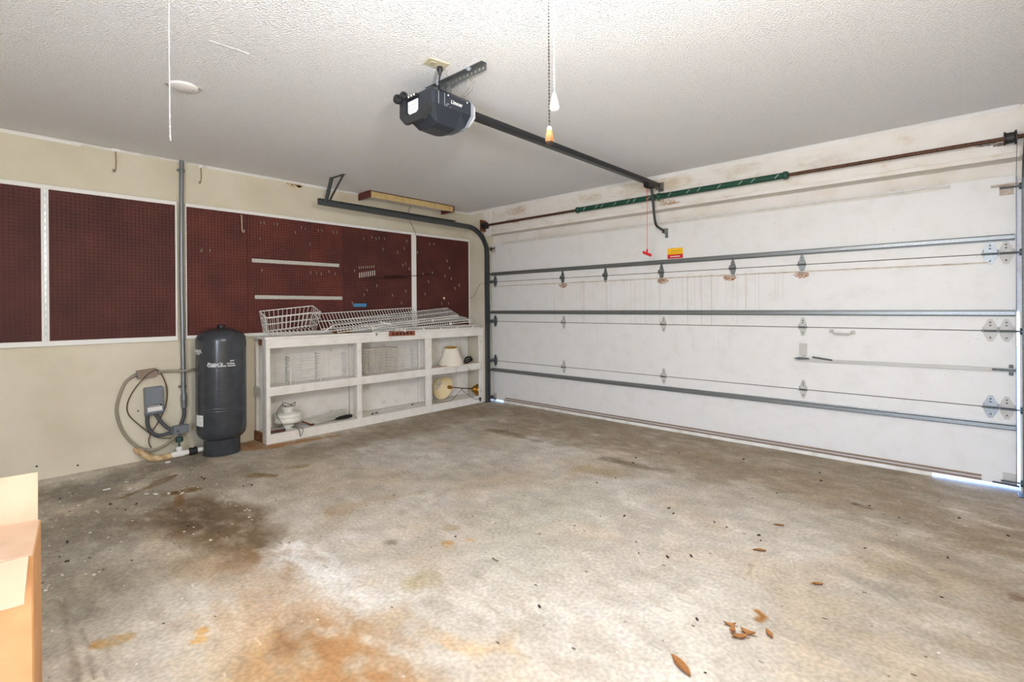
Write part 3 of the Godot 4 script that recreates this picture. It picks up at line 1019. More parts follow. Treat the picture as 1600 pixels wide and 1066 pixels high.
	var y4 := MB.new()
	for k in 5:
		y4.box(Vector3(2.745 + k * 0.016, 1.724, DOOR_Z + 0.0014), Vector3(2.756 + k * 0.016, 1.730, DOOR_Z + 0.0018))
	y4.box(Vector3(2.73, 1.708, DOOR_Z + 0.0014), Vector3(2.83, 1.7105, DOOR_Z + 0.0018))
	part("print", y4, mat("olive_ink", rgb(150, 120, 30), 0.6), yl)

# ---------------------------------------------------------------- tracks
func track_path(x: float) -> Array:
	var p := []
	var z0 := -0.03
	for y in [0.004, 0.5, 1.0, 1.5, 1.86]:
		p.append(Vector3(x, y, z0))
	var r := 0.335
	for k in range(1, 9):
		var a := PI / 2 * k / 8.0
		p.append(Vector3(x, 1.86 + sin(a) * r, z0 + r - cos(a) * r))
	p.append(Vector3(x, 2.20, 1.2))
	p.append(Vector3(x, 2.212, 2.2))
	return p

func sweep(path: Array, prof: Array, side: Vector3) -> MB:
	# profile (across, outwards) carried along a path that stays in one plane
	var m := MB.new()
	var last := []
	for i in path.size():
		var t: Vector3
		if i == 0:
			t = path[1] - path[0]
		elif i == path.size() - 1:
			t = path[i] - path[i - 1]
		else:
			t = path[i + 1] - path[i - 1]
		t = t.normalized()
		var o := side.cross(t).normalized()
		var ring := []
		for q in prof:
			ring.append(path[i] + side * q.x + o * q.y)
		if i > 0:
			for k in ring.size():
				var j := (k + 1) % ring.size()
				var mid := Vector3.ZERO
				for q in ring:
					mid += q
				mid /= ring.size()
				m.quad(last[k], last[j], ring[j], ring[k], ((ring[k] + ring[j]) * 0.5 - mid))
		last = ring
	return m

func build_tracks() -> void:
	for s in [0, 1]:
		var x: float = 0.325 if s == 0 else 5.1
		var side := Vector3.RIGHT if s == 0 else Vector3.LEFT
		var lab := "galvanized steel door track curving up beside the pegboard" if s == 0 else "galvanized steel door track at the end with the lock bar"
		var t := thing("door_track", lab, "door track", Vector3(x, 0, -0.03), "garage door tracks")
		# J-shaped channel: web towards the wall, lips facing the door
		var path := track_path(x)
		part("channel_web", sweep(path, [Vector2(-0.013, -0.027), Vector2(-0.010, -0.027), Vector2(-0.010, 0.027), Vector2(-0.013, 0.027)], side), mats.dull_steel, t)
		part("channel_flange", sweep(path, [Vector2(-0.011, -0.027), Vector2(0.012, -0.027), Vector2(0.012, -0.024), Vector2(-0.011, -0.024)], side), mats.dull_steel, t)
		part("channel_flange", sweep(path, [Vector2(-0.011, 0.024), Vector2(0.012, 0.024), Vector2(0.012, 0.027), Vector2(-0.011, 0.027)], side), mats.dull_steel, t)
		# angle iron that carries the vertical run
		var a := MB.new()
		var ax := x - side.x * 0.02
		a.box(Vector3(ax - 0.004, 0.0, -0.075), Vector3(ax + 0.004, 1.98, -0.0), 0.001)
		part("track_angle", a, mats.dull_steel, t)
		var foot := MB.new()
		foot.box(Vector3(x - 0.035, 0.0, -0.06), Vector3(x + 0.03, 0.006, 0.03), 0.002)
		part("foot_plate", foot, mats.dull_steel, t)
		# stiffening angle along the horizontal run
		var e := MB.new()
		e.bar(Vector3(x, 2.238, 0.5), Vector3(x, 2.242, 2.2), 0.034, 0.003, Vector3.UP)
		e.bar(Vector3(x - side.x * 0.016, 2.22, 0.5), Vector3(x - side.x * 0.016, 2.222, 2.2), 0.003, 0.04, Vector3.UP)
		part("stiffener", e, mats.dull_steel, t)
		# hangers up to the ceiling
		var hx := x + side.x * 0.27
		var h1 := MB.new()
		h1.bar(Vector3(x + 0.01 * side.x, 2.22, 2.12), Vector3(x + 0.09 * side.x, CEIL - 0.002, 2.10), 0.032, 0.003, Vector3.BACK)
		h1.bar(Vector3(x + 0.01 * side.x, 2.22, 2.135), Vector3(x + 0.09 * side.x, CEIL - 0.002, 2.115), 0.003, 0.03, Vector3.BACK)
		part("hanger", h1, mats.dull_steel, t)
		var h2 := MB.new()
		h2.bar(Vector3(x + 0.03 * side.x, 2.235, 2.10), Vector3(hx, CEIL - 0.002, 2.09), 0.03, 0.003, Vector3.BACK)
		part("hanger", h2, mats.dull_steel, t)
		var h3 := MB.new()
		h3.bar(Vector3(x + 0.06 * side.x, CEIL - 0.003, 2.105), Vector3(hx + 0.02 * side.x, CEIL - 0.003, 2.09), 0.03, 0.004, Vector3.UP)
		part("ceiling_strap", h3, mats.dull_steel, t)
		for y in [0.35, 0.95, 1.6]:
			var jb := MB.new()
			jb.box(Vector3(minf(x, x - side.x * 0.03), y, -0.05), Vector3(maxf(x, x - side.x * 0.03), y + 0.04, -0.045), 0.001)
			part("jamb_bracket", jb, mats.dull_steel, t)

# ---------------------------------------------------------------- torsion spring
func build_torsion() -> void:
	var y := 2.224
	var z := 0.082
	var t := thing("torsion_spring_shaft", "rusty shaft with green torsion springs along the header above the door", "spring shaft", Vector3(2.7, y, z))
	var ax := Basis(Vector3.UP, Vector3.RIGHT, Vector3.BACK)
	var s := MB.new()
	s.tube([Vector3(0.36, y, z), Vector3(5.10, y, z)], 0.0135, 12)
	part("shaft", s, mats.shaft, t)
	# the coils lie close together: one ridge for each turn
	for q in [[1.82, 2.665], [2.735, 3.775]]:
		var prof := []
		var n := int((q[1] - q[0]) / 0.0075)
		prof.append(Vector2(0.014, q[0]))
		for k in n:
			var a: float = q[0] + (q[1] - q[0]) * k / n
			var w: float = (q[1] - q[0]) / n
			prof.append(Vector2(0.0238, a))
			prof.append(Vector2(0.0262, a + w * 0.5))
		prof.append(Vector2(0.014, q[1]))
		var m := MB.new()
		m.lathe(prof, Vector3(0, y, z), ax, 16, true)
		var sp := part("spring", m, mats.spring_green, t)
		# chalk line wound into a spiral
		var turns := 7
		for k in turns:
			var c := MB.new()
			var x0: float = lerpf(q[0], q[1], (k + 0.55) / turns) + (0.03 * sin(k * 2.1))
			var pts := []
			for i in 6:
				var a := 0.25 + 1.1 * i / 5.0
				pts.append(Vector3(x0 + i * 0.006, y + sin(a - 0.9) * 0.0262, z + cos(a - 0.9) * 0.0262))
			c.tube(pts, 0.0022, 5)
			part("chalk_mark", c, mats.chalk, sp)
	for x in [1.805, 2.67, 2.72, 3.785]:
		var m := MB.new()
		m.lathe([Vector2(0.013, -0.018), Vector2(0.029, -0.018), Vector2(0.033, -0.008), Vector2(0.030, 0.012), Vector2(0.022, 0.02), Vector2(0.013, 0.02)], Vector3(x, y, z), ax, 16)
		part("winding_cone", m, mats.spring_green, t)
	# cable drums
	for x in [0.40, 5.035]:
		var m := MB.new()
		m.lathe([Vector2(0.014, -0.03), Vector2(0.042, -0.03), Vector2(0.042, -0.024), Vector2(0.034, -0.02), Vector2(0.033, 0.016), Vector2(0.044, 0.02), Vector2(0.044, 0.027), Vector2(0.014, 0.03)], Vector3(x, y, z), ax, 20)
		part("cable_drum", m, mat("drum", rgb(50, 46, 44), 0.5, 0.4), t)
	# bearing plates: one at the centre, one at each end
	var c := MB.new()
	c.box(Vector3(2.675, 2.155, 0.0015), Vector3(2.73, 2.32, 0.004), 0.001)
	c.box(Vector3(2.692, 2.19, 0.0015), Vector3(2.698, 2.26, 0.09), 0.001)
	part("centre_bearing_plate", c, mats.rusty_white, t)
	for x in [0.345, 5.10]:
		var m := MB.new()
		m.box(Vector3(x - 0.002, 2.155, 0.0135), Vector3(x + 0.002, 2.30, 0.115), 0.001)
		part("end_bearing_plate", m, mats.rust if x < 1.0 else mats.dull_steel, t)
	# lifting cables
	for x in [0.372, 5.062]:
		var m := MB.new()
		m.tube([Vector3(x, y, z + 0.04), Vector3(x, 2.0, 0.02), Vector3(x, 0.06, -0.085)], 0.0016, 5)
		part("lifting_cable", m, mats.dull_steel, t)

# ---------------------------------------------------------------- garage door opener
func loft(rings: Array) -> MB:
	var m := MB.new()
	var mid := Vector3.ZERO
	for r in rings:
		var c := Vector3.ZERO
		for q in r:
			c += q
		mid += c / r.size()
	mid /= rings.size()
	for i in rings.size() - 1:
		var c := Vector3.ZERO
		for q in rings[i]:
			c += q
		c /= rings[i].size()
		for k in rings[i].size():
			var j: int = (k + 1) % rings[i].size()
			m.quad(rings[i][k], rings[i][j], rings[i + 1][j], rings[i + 1][k], (rings[i][k] + rings[i][j]) * 0.5 - c)
	for e in [0, rings.size() - 1]:
		var c := Vector3.ZERO
		for q in rings[e]:
			c += q
		c /= rings[e].size()
		for k in rings[e].size():
			m.flat(c, rings[e][k], rings[e][(k + 1) % rings[e].size()], c - mid)
	return m

func opener_ring(z: float, bottom: float, inset := 0.0) -> Array:
	var l := 2.56 + inset
	var r := 2.825 - inset
	var top := 2.352 - inset
	return [Vector3(l + 0.02, top, z), Vector3(r - 0.02, top, z), Vector3(r, top - 0.022, z), Vector3(r, 2.262, z), Vector3(r - 0.05, bottom + 0.012, z), Vector3(r - 0.10, bottom, z), Vector3(l + 0.10, bottom, z), Vector3(l + 0.05, bottom + 0.012, z), Vector3(l, 2.262, z), Vector3(l, top - 0.022, z)]

func build_opener() -> void:
	var t := thing("garage_door_opener", "dark grey ceiling-hung door opener with white end lens and knobs", "door opener", Vector3(2.69, 2.17, 2.66))
	var body := part("motor_cover", loft([opener_ring(2.812, 2.214, 0.012), opener_ring(2.80, 2.206), opener_ring(2.74, 2.172), opener_ring(2.62, 2.168), opener_ring(2.548, 2.196)]), mats.opener_body, t)
	part("lens_collar", loft([opener_ring(2.548, 2.192, -0.002), opener_ring(2.528, 2.200, -0.001)]), mats.lens_grey, t)
	part("light_lens", loft([opener_ring(2.528, 2.200, 0.002), opener_ring(2.504, 2.212, 0.012)]), mats.lens, t)
	# raised seams round the cover
	for z in [2.775, 2.735]:
		var s := MB.new()
		s.box(Vector3(2.8248, 2.262, z - 0.0015), Vector3(2.8262, 2.33, z + 0.0015))
		part("seam", s, mats.lens_grey, body)
	# U-shaped end frame
	var u := MB.new()
	u.prism([Vector2(2.555, 2.35), Vector2(2.555, 2.24), Vector2(2.60, 2.195), Vector2(2.76, 2.19), Vector2(2.81, 2.235), Vector2(2.81, 2.275), Vector2(2.735, 2.235), Vector2(2.63, 2.235), Vector2(2.595, 2.26), Vector2(2.595, 2.35)], Vector3(0, 0, 2.818), Basis.IDENTITY, 0.022)
	part("end_frame", u, mats.opener_frame, t)
	var lab := MB.new()
	lab.prism([Vector2(2.612, 2.315), Vector2(2.70, 2.315), Vector2(2.70, 2.256), Vector2(2.68, 2.243), Vector2(2.63, 2.243), Vector2(2.612, 2.258)], Vector3(0, 0, 2.8135), Basis.IDENTITY, 0.002)
	var lp := part("rating_label", lab, mats.sticker_white, t)
	var li := MB.new()
	li.box(Vector3(2.615, 2.290, 2.8145), Vector3(2.697, 2.2915, 2.8152))
	for k in 3:
		li.box(Vector3(2.625 + k * 0.024, 2.254, 2.8145), Vector3(2.627 + k * 0.024, 2.282, 2.8152))
	part("print", li, mats.ink_grey, lp)
	# connector row and knobs
	var cr := MB.new()
	for k in 4:
		cr.box(Vector3(2.612 + k * 0.024, 2.322, 2.812), Vector3(2.628 + k * 0.024, 2.342, 2.826), 0.003)
	part("terminal_block", cr, mats.black, t)
	var ws := MB.new()
	for k in 3:
		ws.lathe([Vector2(0, 0.004), Vector2(0.005, 0.003), Vector2(0.006, 0)], Vector3(2.637 + k * 0.024, 2.334, 2.827), Basis(Vector3.RIGHT, Vector3.BACK, Vector3.DOWN), 8)
	part("terminal_screws", ws, mats.sticker_white, t)
	for q in [[2.562, 2.338, 2.845, 0.024], [2.592, 2.352, 2.828, 0.021]]:
		var k := MB.new()
		var ba := Basis(Vector3(0.45, 0, -0.9).normalized(), Vector3(0.9, 0.15, 0.42).normalized(), Vector3.UP).orthonormalized()
		k.lathe([Vector2(0, -0.016), Vector2(q[3] * 0.8, -0.016), Vector2(q[3], -0.01), Vector2(q[3], 0.01), Vector2(q[3] * 0.85, 0.016), Vector2(q[3] * 0.4, 0.016), Vector2(q[3] * 0.35, 0.006), Vector2(0, 0.006)], Vector3(q[0], q[1], q[2]), ba, 20)
		part("limit_knob", k, mats.black_rubber, t)
	# lettering on the side
	var lt := flat_text("Linear", 0.020, "Droid Sans", 0.12, Vector3(2.8262, 2.296, 2.652), Basis(Vector3.FORWARD, Vector3.UP, Vector3.RIGHT))
	part("lettering", lt, mats.lettering, body)
	for z in [2.71, 2.575]:
		var sc := MB.new()
		sc.lathe([Vector2(0, 0.002), Vector2(0.004, 0.0015), Vector2(0.005, 0)], Vector3(2.8252, 2.325, z), Basis(Vector3.BACK, Vector3.RIGHT, Vector3.UP), 8)
		part("screw", sc, mats.lens, body)
	for k in 6:
		var marks := MB.new()
		marks.box(Vector3(2.8235, 2.262 + 0.008 * (k % 3), 2.722 - 0.009 * (k % 4)), Vector3(2.8256, 2.265 + 0.008 * (k % 3), 2.725 - 0.009 * (k % 4)))
		part("scuff", marks, mats.lens, body)
	# rail to the header
	var r := MB.new()
	r.bar(Vector3(2.70, 2.338, 2.53), Vector3(2.70, 2.338, 0.02), 0.032, 0.036, Vector3.UP, 0.004)
	part("rail", r, mats.rail, t)
	var rl := MB.new()
	rl.bar(Vector3(2.70, 2.315, 2.53), Vector3(2.70, 2.315, 0.05), 0.044, 0.006, Vector3.UP, 0.001)
	part("rail_flange", rl, mats.rail, t)
	var hb := MB.new()
	hb.box(Vector3(2.675, 2.285, 0.004), Vector3(2.73, 2.37, 0.012), 0.002)
	hb.box(Vector3(2.678, 2.31, 0.004), Vector3(2.682, 2.36, 0.06), 0.001)
	hb.box(Vector3(2.722, 2.31, 0.004), Vector3(2.726, 2.36, 0.06), 0.001)
	hb.lathe([Vector2(0, -0.03), Vector2(0.02, -0.03), Vector2(0.02, 0.03), Vector2(0, 0.03)], Vector3(2.702, 2.32, 0.04), Basis(Vector3.UP, Vector3.RIGHT, Vector3.BACK), 14)
	part("header_bracket", hb, mats.galvanized, t)
	var tr := MB.new()
	tr.box(Vector3(2.674, 2.285, 0.17), Vector3(2.726, 2.318, 0.30), 0.005)
	tr.box(Vector3(2.69, 2.27, 0.24), Vector3(2.71, 2.29, 0.32), 0.004)
	part("trolley", tr, mats.black, t)
	var arm := MB.new()
	arm.tube(smooth_path([Vector3(2.70, 2.295, 0.19), Vector3(2.70, 2.19, 0.17), Vector3(2.70, 2.06, 0.145), Vector3(2.70, 1.975, 0.118), Vector3(2.70, 1.945, 0.07), Vector3(2.70, 1.925, -0.05)], 5), 0.0115, 8)
	part("door_arm", arm, mats.opener_frame, t)
	var db := MB.new()
	db.box(Vector3(2.685, 1.86, -0.115), Vector3(2.715, 1.95, -0.108), 0.001)
	db.box(Vector3(2.686, 1.90, -0.112), Vector3(2.690, 1.945, -0.04), 0.001)
	db.box(Vector3(2.710, 1.90, -0.112), Vector3(2.714, 1.945, -0.04), 0.001)
	part("door_bracket", db, mats.galvanized, t)
	# emergency release
	var cord := MB.new()
	cord.tube([Vector3(2.70, 2.275, 0.28), Vector3(2.701, 2.0, 0.281), Vector3(2.70, 1.70, 0.283)], 0.0022, 6)
	var rc := part("release_cord", cord, mats.rope, t)
	rc.set_meta("label", "red release cord")
	var hd := MB.new()
	hd.bar(Vector3(2.685, 1.690, 0.335), Vector3(2.715, 1.665, 0.232), 0.018, 0.026, Vector3.UP, 0.006)
	hd.tube([Vector3(2.70, 1.685, 0.283), Vector3(2.70, 1.72, 0.283)], 0.008, 8)
	part("release_handle", hd, mats.red_plastic, t)
	# hanging: straps and the perforated angle on the ceiling
	for q in [[2.615, 2.632], [2.785, 2.785]]:
		var s := MB.new()
		s.bar(Vector3(q[0], 2.352, 2.667), Vector3(q[1], CEIL - 0.02, 2.667), 0.028, 0.003, Vector3.RIGHT)
		part("hanging_strap", s, mats.galvanized, t)
	var an := thing("perforated_angle", "perforated steel angle screwed to the ceiling above the door opener", "steel angle", Vector3(2.83, CEIL, 2.667))
	var a1 := MB.new()
	a1.bar(Vector3(2.60, CEIL - 0.0015, 2.672), Vector3(3.055, CEIL - 0.0015, 2.668), 0.034, 0.003, Vector3.UP)
	part("flange", a1, mats.galvanized, an)
	# upright flange with real holes: top and bottom strips and the bridges between the holes
	var a2 := MB.new()
	a2.bar(Vector3(2.60, CEIL - 0.006, 2.656), Vector3(3.055, CEIL - 0.006, 2.652), 0.003, 0.010, Vector3.UP)
	a2.bar(Vector3(2.60, CEIL - 0.031, 2.656), Vector3(3.055, CEIL - 0.031, 2.652), 0.003, 0.010, Vector3.UP)
	for k in 16:
		var x := 2.605 + k * 0.0297
		a2.box(Vector3(x - 0.005, CEIL - 0.028, 2.652), Vector3(x + 0.006, CEIL - 0.010, 2.656))
	part("flange", a2, mats.galvanized, an)
	for x in [2.70, 2.95]:
		var b := MB.new()
		b.lathe([Vector2(0, -0.012), Vector2(0.008, -0.012), Vector2(0.009, -0.006), Vector2(0.014, -0.005), Vector2(0.014, 0)], Vector3(x, CEIL - 0.003, 2.678), Basis.IDENTITY, 8)
		part("lag_screw", b, mats.lens_grey, an)
	# socket plate with the plug
	var sp := thing("ceiling_socket", "ivory socket plate on the ceiling holding the opener plug", "socket", Vector3(2.868, CEIL, 2.822))
	var pb := Basis(Vector3.UP, -0.18)
	var pm := MB.new()
	pm.obox(Vector3(2.868, CEIL - 0.003, 2.822), pb, Vector3(0.038, 0.003, 0.058), 0.002)
	part("plate", pm, mats.ivory_plate, sp)
	var ps := MB.new()
	ps.obox(Vector3(2.868, CEIL - 0.007, 2.822) + pb.z * 0.022, pb, Vector3(0.015, 0.002, 0.014), 0.001)
	part("socket_face", ps, mat("ivory_dark", rgb(172, 164, 140), 0.5), sp)
	var pc := thing("power_cord", "black power cord hanging from the ceiling socket", "cord", Vector3(2.85, CEIL - 0.006, 2.79))
	var pg := MB.new()
	pg.lathe([Vector2(0, -0.006), Vector2(0.014, -0.006), Vector2(0.015, -0.022), Vector2(0.009, -0.036), Vector2(0.005, -0.05), Vector2(0, -0.05)], Vector3(2.858, CEIL, 2.792), Basis.IDENTITY, 12)
	part("plug", pg, mats.black, pc)
	var cd := MB.new()
	cd.tube(smooth_path([Vector3(2.858, CEIL - 0.045, 2.792), Vector3(2.85, 2.37, 2.79), Vector3(2.815, 2.335, 2.765), Vector3(2.80, 2.352, 2.745)], 5), 0.0042, 8)
	part("cord", cd, mats.black, pc)
	var lw := thing("low_voltage_wire", "thin grey wire looping below the perforated angle", "wire", Vector3(2.90, CEIL, 2.64))
	var w1 := MB.new()
	w1.tube(smooth_path([Vector3(2.925, CEIL - 0.001, 2.64), Vector3(2.92, 2.40, 2.635), Vector3(2.935, 2.385, 2.63), Vector3(2.90, 2.37, 2.63), Vector3(2.86, 2.355, 2.62), Vector3(2.81, 2.352, 2.61)], 5), 0.0018, 5)
	part("strand", w1, mats.grey_cable, lw)
	var w2 := MB.new()
	w2.tube(smooth_path([Vector3(2.922, CEIL - 0.001, 2.642), Vector3(2.905, 2.405, 2.64), Vector3(2.90, 2.375, 2.63), Vector3(2.92, 2.36, 2.62), Vector3(2.81, 2.350, 2.59)], 5), 0.0018, 5)
	part("strand", w2, mats.ink_grey, lw)

# ---------------------------------------------------------------- pegboard
func peg_sheet(z0: float, z1: float, y0: float, y1: float, x: float) -> MB:
	# hardboard with a hole every inch, holes cut through
	var m := MB.new()
	var s := 0.0254
	var a := 0.0039
	var th := 0.010
	var nz := int((z1 - z0) / s)
	var ny := int((y1 - y0) / s)
	var mz := (z1 - z0 - nz * s) * 0.5
	var my := (y1 - y0 - ny * s) * 0.5
	# plain margins
	m.quad(Vector3(x, y0, z0), Vector3(x, y0, z1), Vector3(x, y0 + my, z1), Vector3(x, y0 + my, z0), Vector3.RIGHT)
	m.quad(Vector3(x, y1 - my, z0), Vector3(x, y1 - my, z1), Vector3(x, y1, z1), Vector3(x, y1, z0), Vector3.RIGHT)
	m.quad(Vector3(x, y0, z0), Vector3(x, y1, z0), Vector3(x, y1, z0 + mz), Vector3(x, y0, z0 + mz), Vector3.RIGHT)
	m.quad(Vector3(x, y0, z1 - mz), Vector3(x, y1, z1 - mz), Vector3(x, y1, z1), Vector3(x, y0, z1), Vector3.RIGHT)
	var nn := Vector3.RIGHT
	for i in nz:
		for j in ny:
			var cz := z0 + mz + (i + 0.5) * s
			var cy := y0 + my + (j + 0.5) * s
			var o := []
			var h := []
			for k in 4:
				var dz: float = [-1, 1, 1, -1][k]
				var dy: float = [-1, -1, 1, 1][k]
				o.append(Vector3(x, cy + dy * s * 0.5, cz + dz * s * 0.5))
				h.append(Vector3(x, cy + dy * a, cz + dz * a))
			for k in 4:
				var l := (k + 1) % 4
				m.tri(o[k], o[l], h[l], nn, nn, nn)
				m.tri(o[k], h[l], h[k], nn, nn, nn)
				var back := Vector3(-th, 0, 0)
				var mid: Vector3 = Vector3(x, cy, cz) - (h[k] + h[l]) * 0.5
				m.quad(h[k], h[l], h[l] + back, h[k] + back, mid)
	# rim of the sheet
	for e in [[Vector3(x, y0, z0), Vector3(x, y0, z1), Vector3.DOWN], [Vector3(x, y1, z0), Vector3(x, y1, z1), Vector3.UP], [Vector3(x, y0, z0), Vector3(x, y1, z0), Vector3.FORWARD], [Vector3(x, y0, z1), Vector3(x, y1, z1), Vector3.BACK]]:
		m.quad(e[0], e[1], e[1] + Vector3(-th, 0, 0), e[0] + Vector3(-th, 0, 0), e[2])
	return m

func build_pegboard() -> void:
	var lo := 0.975
	var hi := 2.072
	var x := 0.019
	# boards left and right of the conduit
	var t := thing("pegboard", "dark red pegboard in white trim beyond the conduit from the tank", "pegboard", Vector3(0, lo, 4.0), "pegboards on the beige wall")
	var u := thing("pegboard", "dark red pegboard with metal hooks above the white bench", "pegboard", Vector3(0, lo, 1.6), "pegboards on the beige wall")
	for q in [[4.086, 4.95, t, "pegboard"], [3.276, 4.052, t, "pegboard"], [2.722, 3.205, u, "pegboard_red"], [1.79, 2.719, u, "pegboard_red"], [0.915, 1.787, u, "pegboard"], [0.006, 0.852, u, "pegboard"]]:
		part("perforated_sheet", peg_sheet(q[0], q[1], lo, hi, x), mats[q[3]], q[2])
		var bk := MB.new()  # added sheet behind the holes, keeps the lit wall from showing through
		bk.box(Vector3(0.004, lo, q[0]), Vector3(x - 0.0102, hi, q[1]))
		part("added_backing_sheet", bk, mats[q[3]], q[2])
	# white strips
	for q in [[4.95, 3.268, 2.064, 2.095, t], [4.95, 3.268, 0.945, 0.982, t], [3.208, 0.0, 2.064, 2.092, u], [3.208, 0.0, 0.9535, 0.982, u]]:
		var m := MB.new()
		m.box(Vector3(0.003, q[2], q[1]), Vector3(0.024, q[3], q[0]), 0.002)
		part("trim_strip", m, mats.trim, q[4])
	for q in [[4.049, 4.090, t], [3.268, 3.281, t], [3.200, 3.208, u], [0.850, 0.918, u], [0.0, 0.014, u]]:
		var m := MB.new()
		m.box(Vector3(0.003, 0.982, q[0]), Vector3(0.0235, 2.064, q[1]), 0.002)
		part("trim_strip", m, mats.trim, q[2])
	# slotted shelf upright on the white strip
	var ss := MB.new()
	ss.box(Vector3(0.0235, 0.99, 4.062), Vector3(0.029, 2.058, 4.076), 0.001)
	part("slotted_upright", ss, mat("slot_metal", rgb(190, 194, 198), 0.35, 0.6), t)
	for k in 20:
		var st := MB.new()
		st.box(Vector3(0.0288, 1.02 + k * 0.052, 4.067), Vector3(0.0293, 1.045 + k * 0.052, 4.071))
		part("slot", st, mats.ink_grey, t)
	# battens with magnets: two bare metal strips
	for q in [[2.69, 1.835, 1.646, 1.648], [2.665, 1.802, 1.312, 1.309]]:
		var m := MB.new()
		m.bar(Vector3(0.028, q[2], q[0]), Vector3(0.028, q[3], q[1]), 0.016, 0.036, Vector3.UP, 0.004)
		var hol := single("tool_bar", m, noisy("bar_metal", [[0.0, rgb(150, 144, 134)], [0.4, rgb(196, 192, 184)], [1.0, rgb(216, 212, 206)]], 5.0, 0.05, 0.5, 0.2, 0.0, 22), Vector3(0.02, q[2], q[0]), "grey metal tool bar screwed across the pegboard, %s of the pair" % ("upper" if q[2] > 1.5 else "lower"), "tool bar", "metal tool bars on the pegboard")
	# big J hook
	var j := MB.new()
	j.tube(smooth_path([Vector3(0.02, 2.045, 2.775), Vector3(0.034, 2.04, 2.775), Vector3(0.036, 1.96, 2.773), Vector3(0.037, 1.91, 2.772), Vector3(0.045, 1.892, 2.766), Vector3(0.06, 1.895, 2.764), Vector3(0.066, 1.915, 2.764)], 5), 0.005, 8)
	single("wall_hook", j, mat("bone", rgb(196, 180, 150), 0.5), Vector3(0.02, 2.045, 2.775), "long pale J-shaped hook below the top trim strip", "hook")
	# peg hooks: short wire pegs with a turned-up end
	var P := [[2.61, 2.00], [2.58, 2.00], [2.49, 2.00], [2.46, 2.00], [2.23, 2.00], [2.19, 1.99], [2.06, 1.99], [2.02, 1.99], [1.90, 1.99], [1.86, 1.99], [2.29, 1.94], [2.62, 1.85], [2.14, 1.84], [2.60, 1.56], [2.14, 1.56], [2.08, 1.56], [2.03, 1.55], [1.95, 1.58], [1.88, 1.56], [1.55, 1.96], [1.45, 1.98], [1.40, 1.97], [1.36, 1.98], [1.29, 1.98], [0.99, 1.98], [1.31, 1.86], [1.03, 1.89], [1.12, 1.84], [1.05, 1.70], [1.01, 1.72], [0.96, 1.66], [1.66, 1.60], [1.39, 1.45], [1.51, 1.40], [1.55, 1.35], [1.19, 1.35], [1.01, 1.40], [1.07, 1.26], [1.69, 1.26], [0.66, 1.98], [0.59, 1.98], [0.838, 1.86], [0.39, 1.79], [0.35, 1.70], [0.42, 1.60], [0.32, 1.57], [0.19, 1.49], [0.26, 1.45], [0.73, 1.37], [0.68, 1.52], [0.48, 1.26], [0.37, 1.26], [0.62, 1.63], [0.76, 1.61], [3.10, 1.70], [3.09, 1.71], [3.03, 1.71]]
	var hm := MB.new()
	hm.tube([Vector3(-0.002, 0, 0), Vector3(0.010, 0, 0), Vector3(0.013, -0.003, 0), Vector3(0.013, -0.022, 0), Vector3(0.017, -0.026, 0), Vector3(0.022, -0.022, 0)], 0.0028, 6)
	var hmesh := hm.mesh()
	for k in P.size():
		var o := MeshInstance3D.new()
		o.name = numbered("peg_hook")
		o.mesh = hmesh
		o.material_override = mats.hook_metal
		o.position = Vector3(x + 0.001, P[k][1] + 0.012, P[k][0])
		o.rotation.x = (rng.randf() - 0.5) * 0.35
		add_child(o)
		tag(o, "small bright metal peg hook in the dark red pegboard", "hook", "peg hooks in the pegboard")
	# drill-bit rack, a row of clips with a bar
	var rk := thing("clip_rack", "row of shiny spring clips on the pegboard", "tool rack", Vector3(x, 1.53, 1.5))
	for k in 8:
		var m := MB.new()
		var z := 1.60 - k * 0.026
		m.bar(Vector3(0.030, 1.528 + k * 0.005, z), Vector3(0.030, 1.585 + k * 0.005, z), 0.006, 0.012, Vector3.BACK, 0.002)
		part("clip", m, mats.hook_metal, rk)
		var m2 := MB.new()
		m2.bar(Vector3(0.022, 1.628 + k * 0.003, z + 0.002), Vector3(0.022, 1.652 + k * 0.003, z + 0.002), 0.006, 0.006, Vector3.BACK)
		part("clip_top", m2, mats.hook_metal, rk)
	var rb := MB.new()
	rb.bar(Vector3(0.0225, 1.545, 1.615), Vector3(0.0225, 1.585, 1.395), 0.007, 0.012, Vector3.UP)
	part("back_bar", rb, mats.brown_wood, rk)
	var rod := thing("spring_rod", "thin dark rod with a coil hung across the pegboard strip", "rod", Vector3(0.03, 1.506, 1.554))
	var rm := MB.new()
	rm.tube([Vector3(0.034, 1.506, 1.554), Vector3(0.034, 1.54, 1.30), Vector3(0.034, 1.57, 1.02), Vector3(0.034, 1.60, 0.70), Vector3(0.034, 1.624, 0.475)], 0.004, 6)
	part("rod", rm, mat("dark_rod", rgb(48, 32, 28), 0.5, 0.3), rod)
	var coil := []
	for k in 90:
		var a := TAU * k / 8.0
		var f := k / 89.0
		coil.append(Vector3(0.042 + cos(a) * 0.013, lerpf(1.546, 1.566, f) + sin(a) * 0.016, lerpf(1.30, 1.02, f)))
	var cm := MB.new()
	cm.tube(coil, 0.003, 5)
	part("coil", cm, mats.dark_rod, rod)
	var bt := MB.new()
	bt.box(Vector3(x, 1.218, 1.52), Vector3(x + 0.014, 1.254, 1.675), 0.004)
	single("blue_strip", bt, mats.blue_tape, Vector3(x, 1.218, 1.6), "small blue plastic strip on the pegboard behind the wire shelves", "strip")
	var wd := MB.new()
	wd.lathe([Vector2(0, 0.006), Vector2(0.012, 0.004), Vector2(0.016, 0)], Vector3(x, 1.323, 0.43), Basis(Vector3.BACK, Vector3.RIGHT, Vector3.UP), 12)
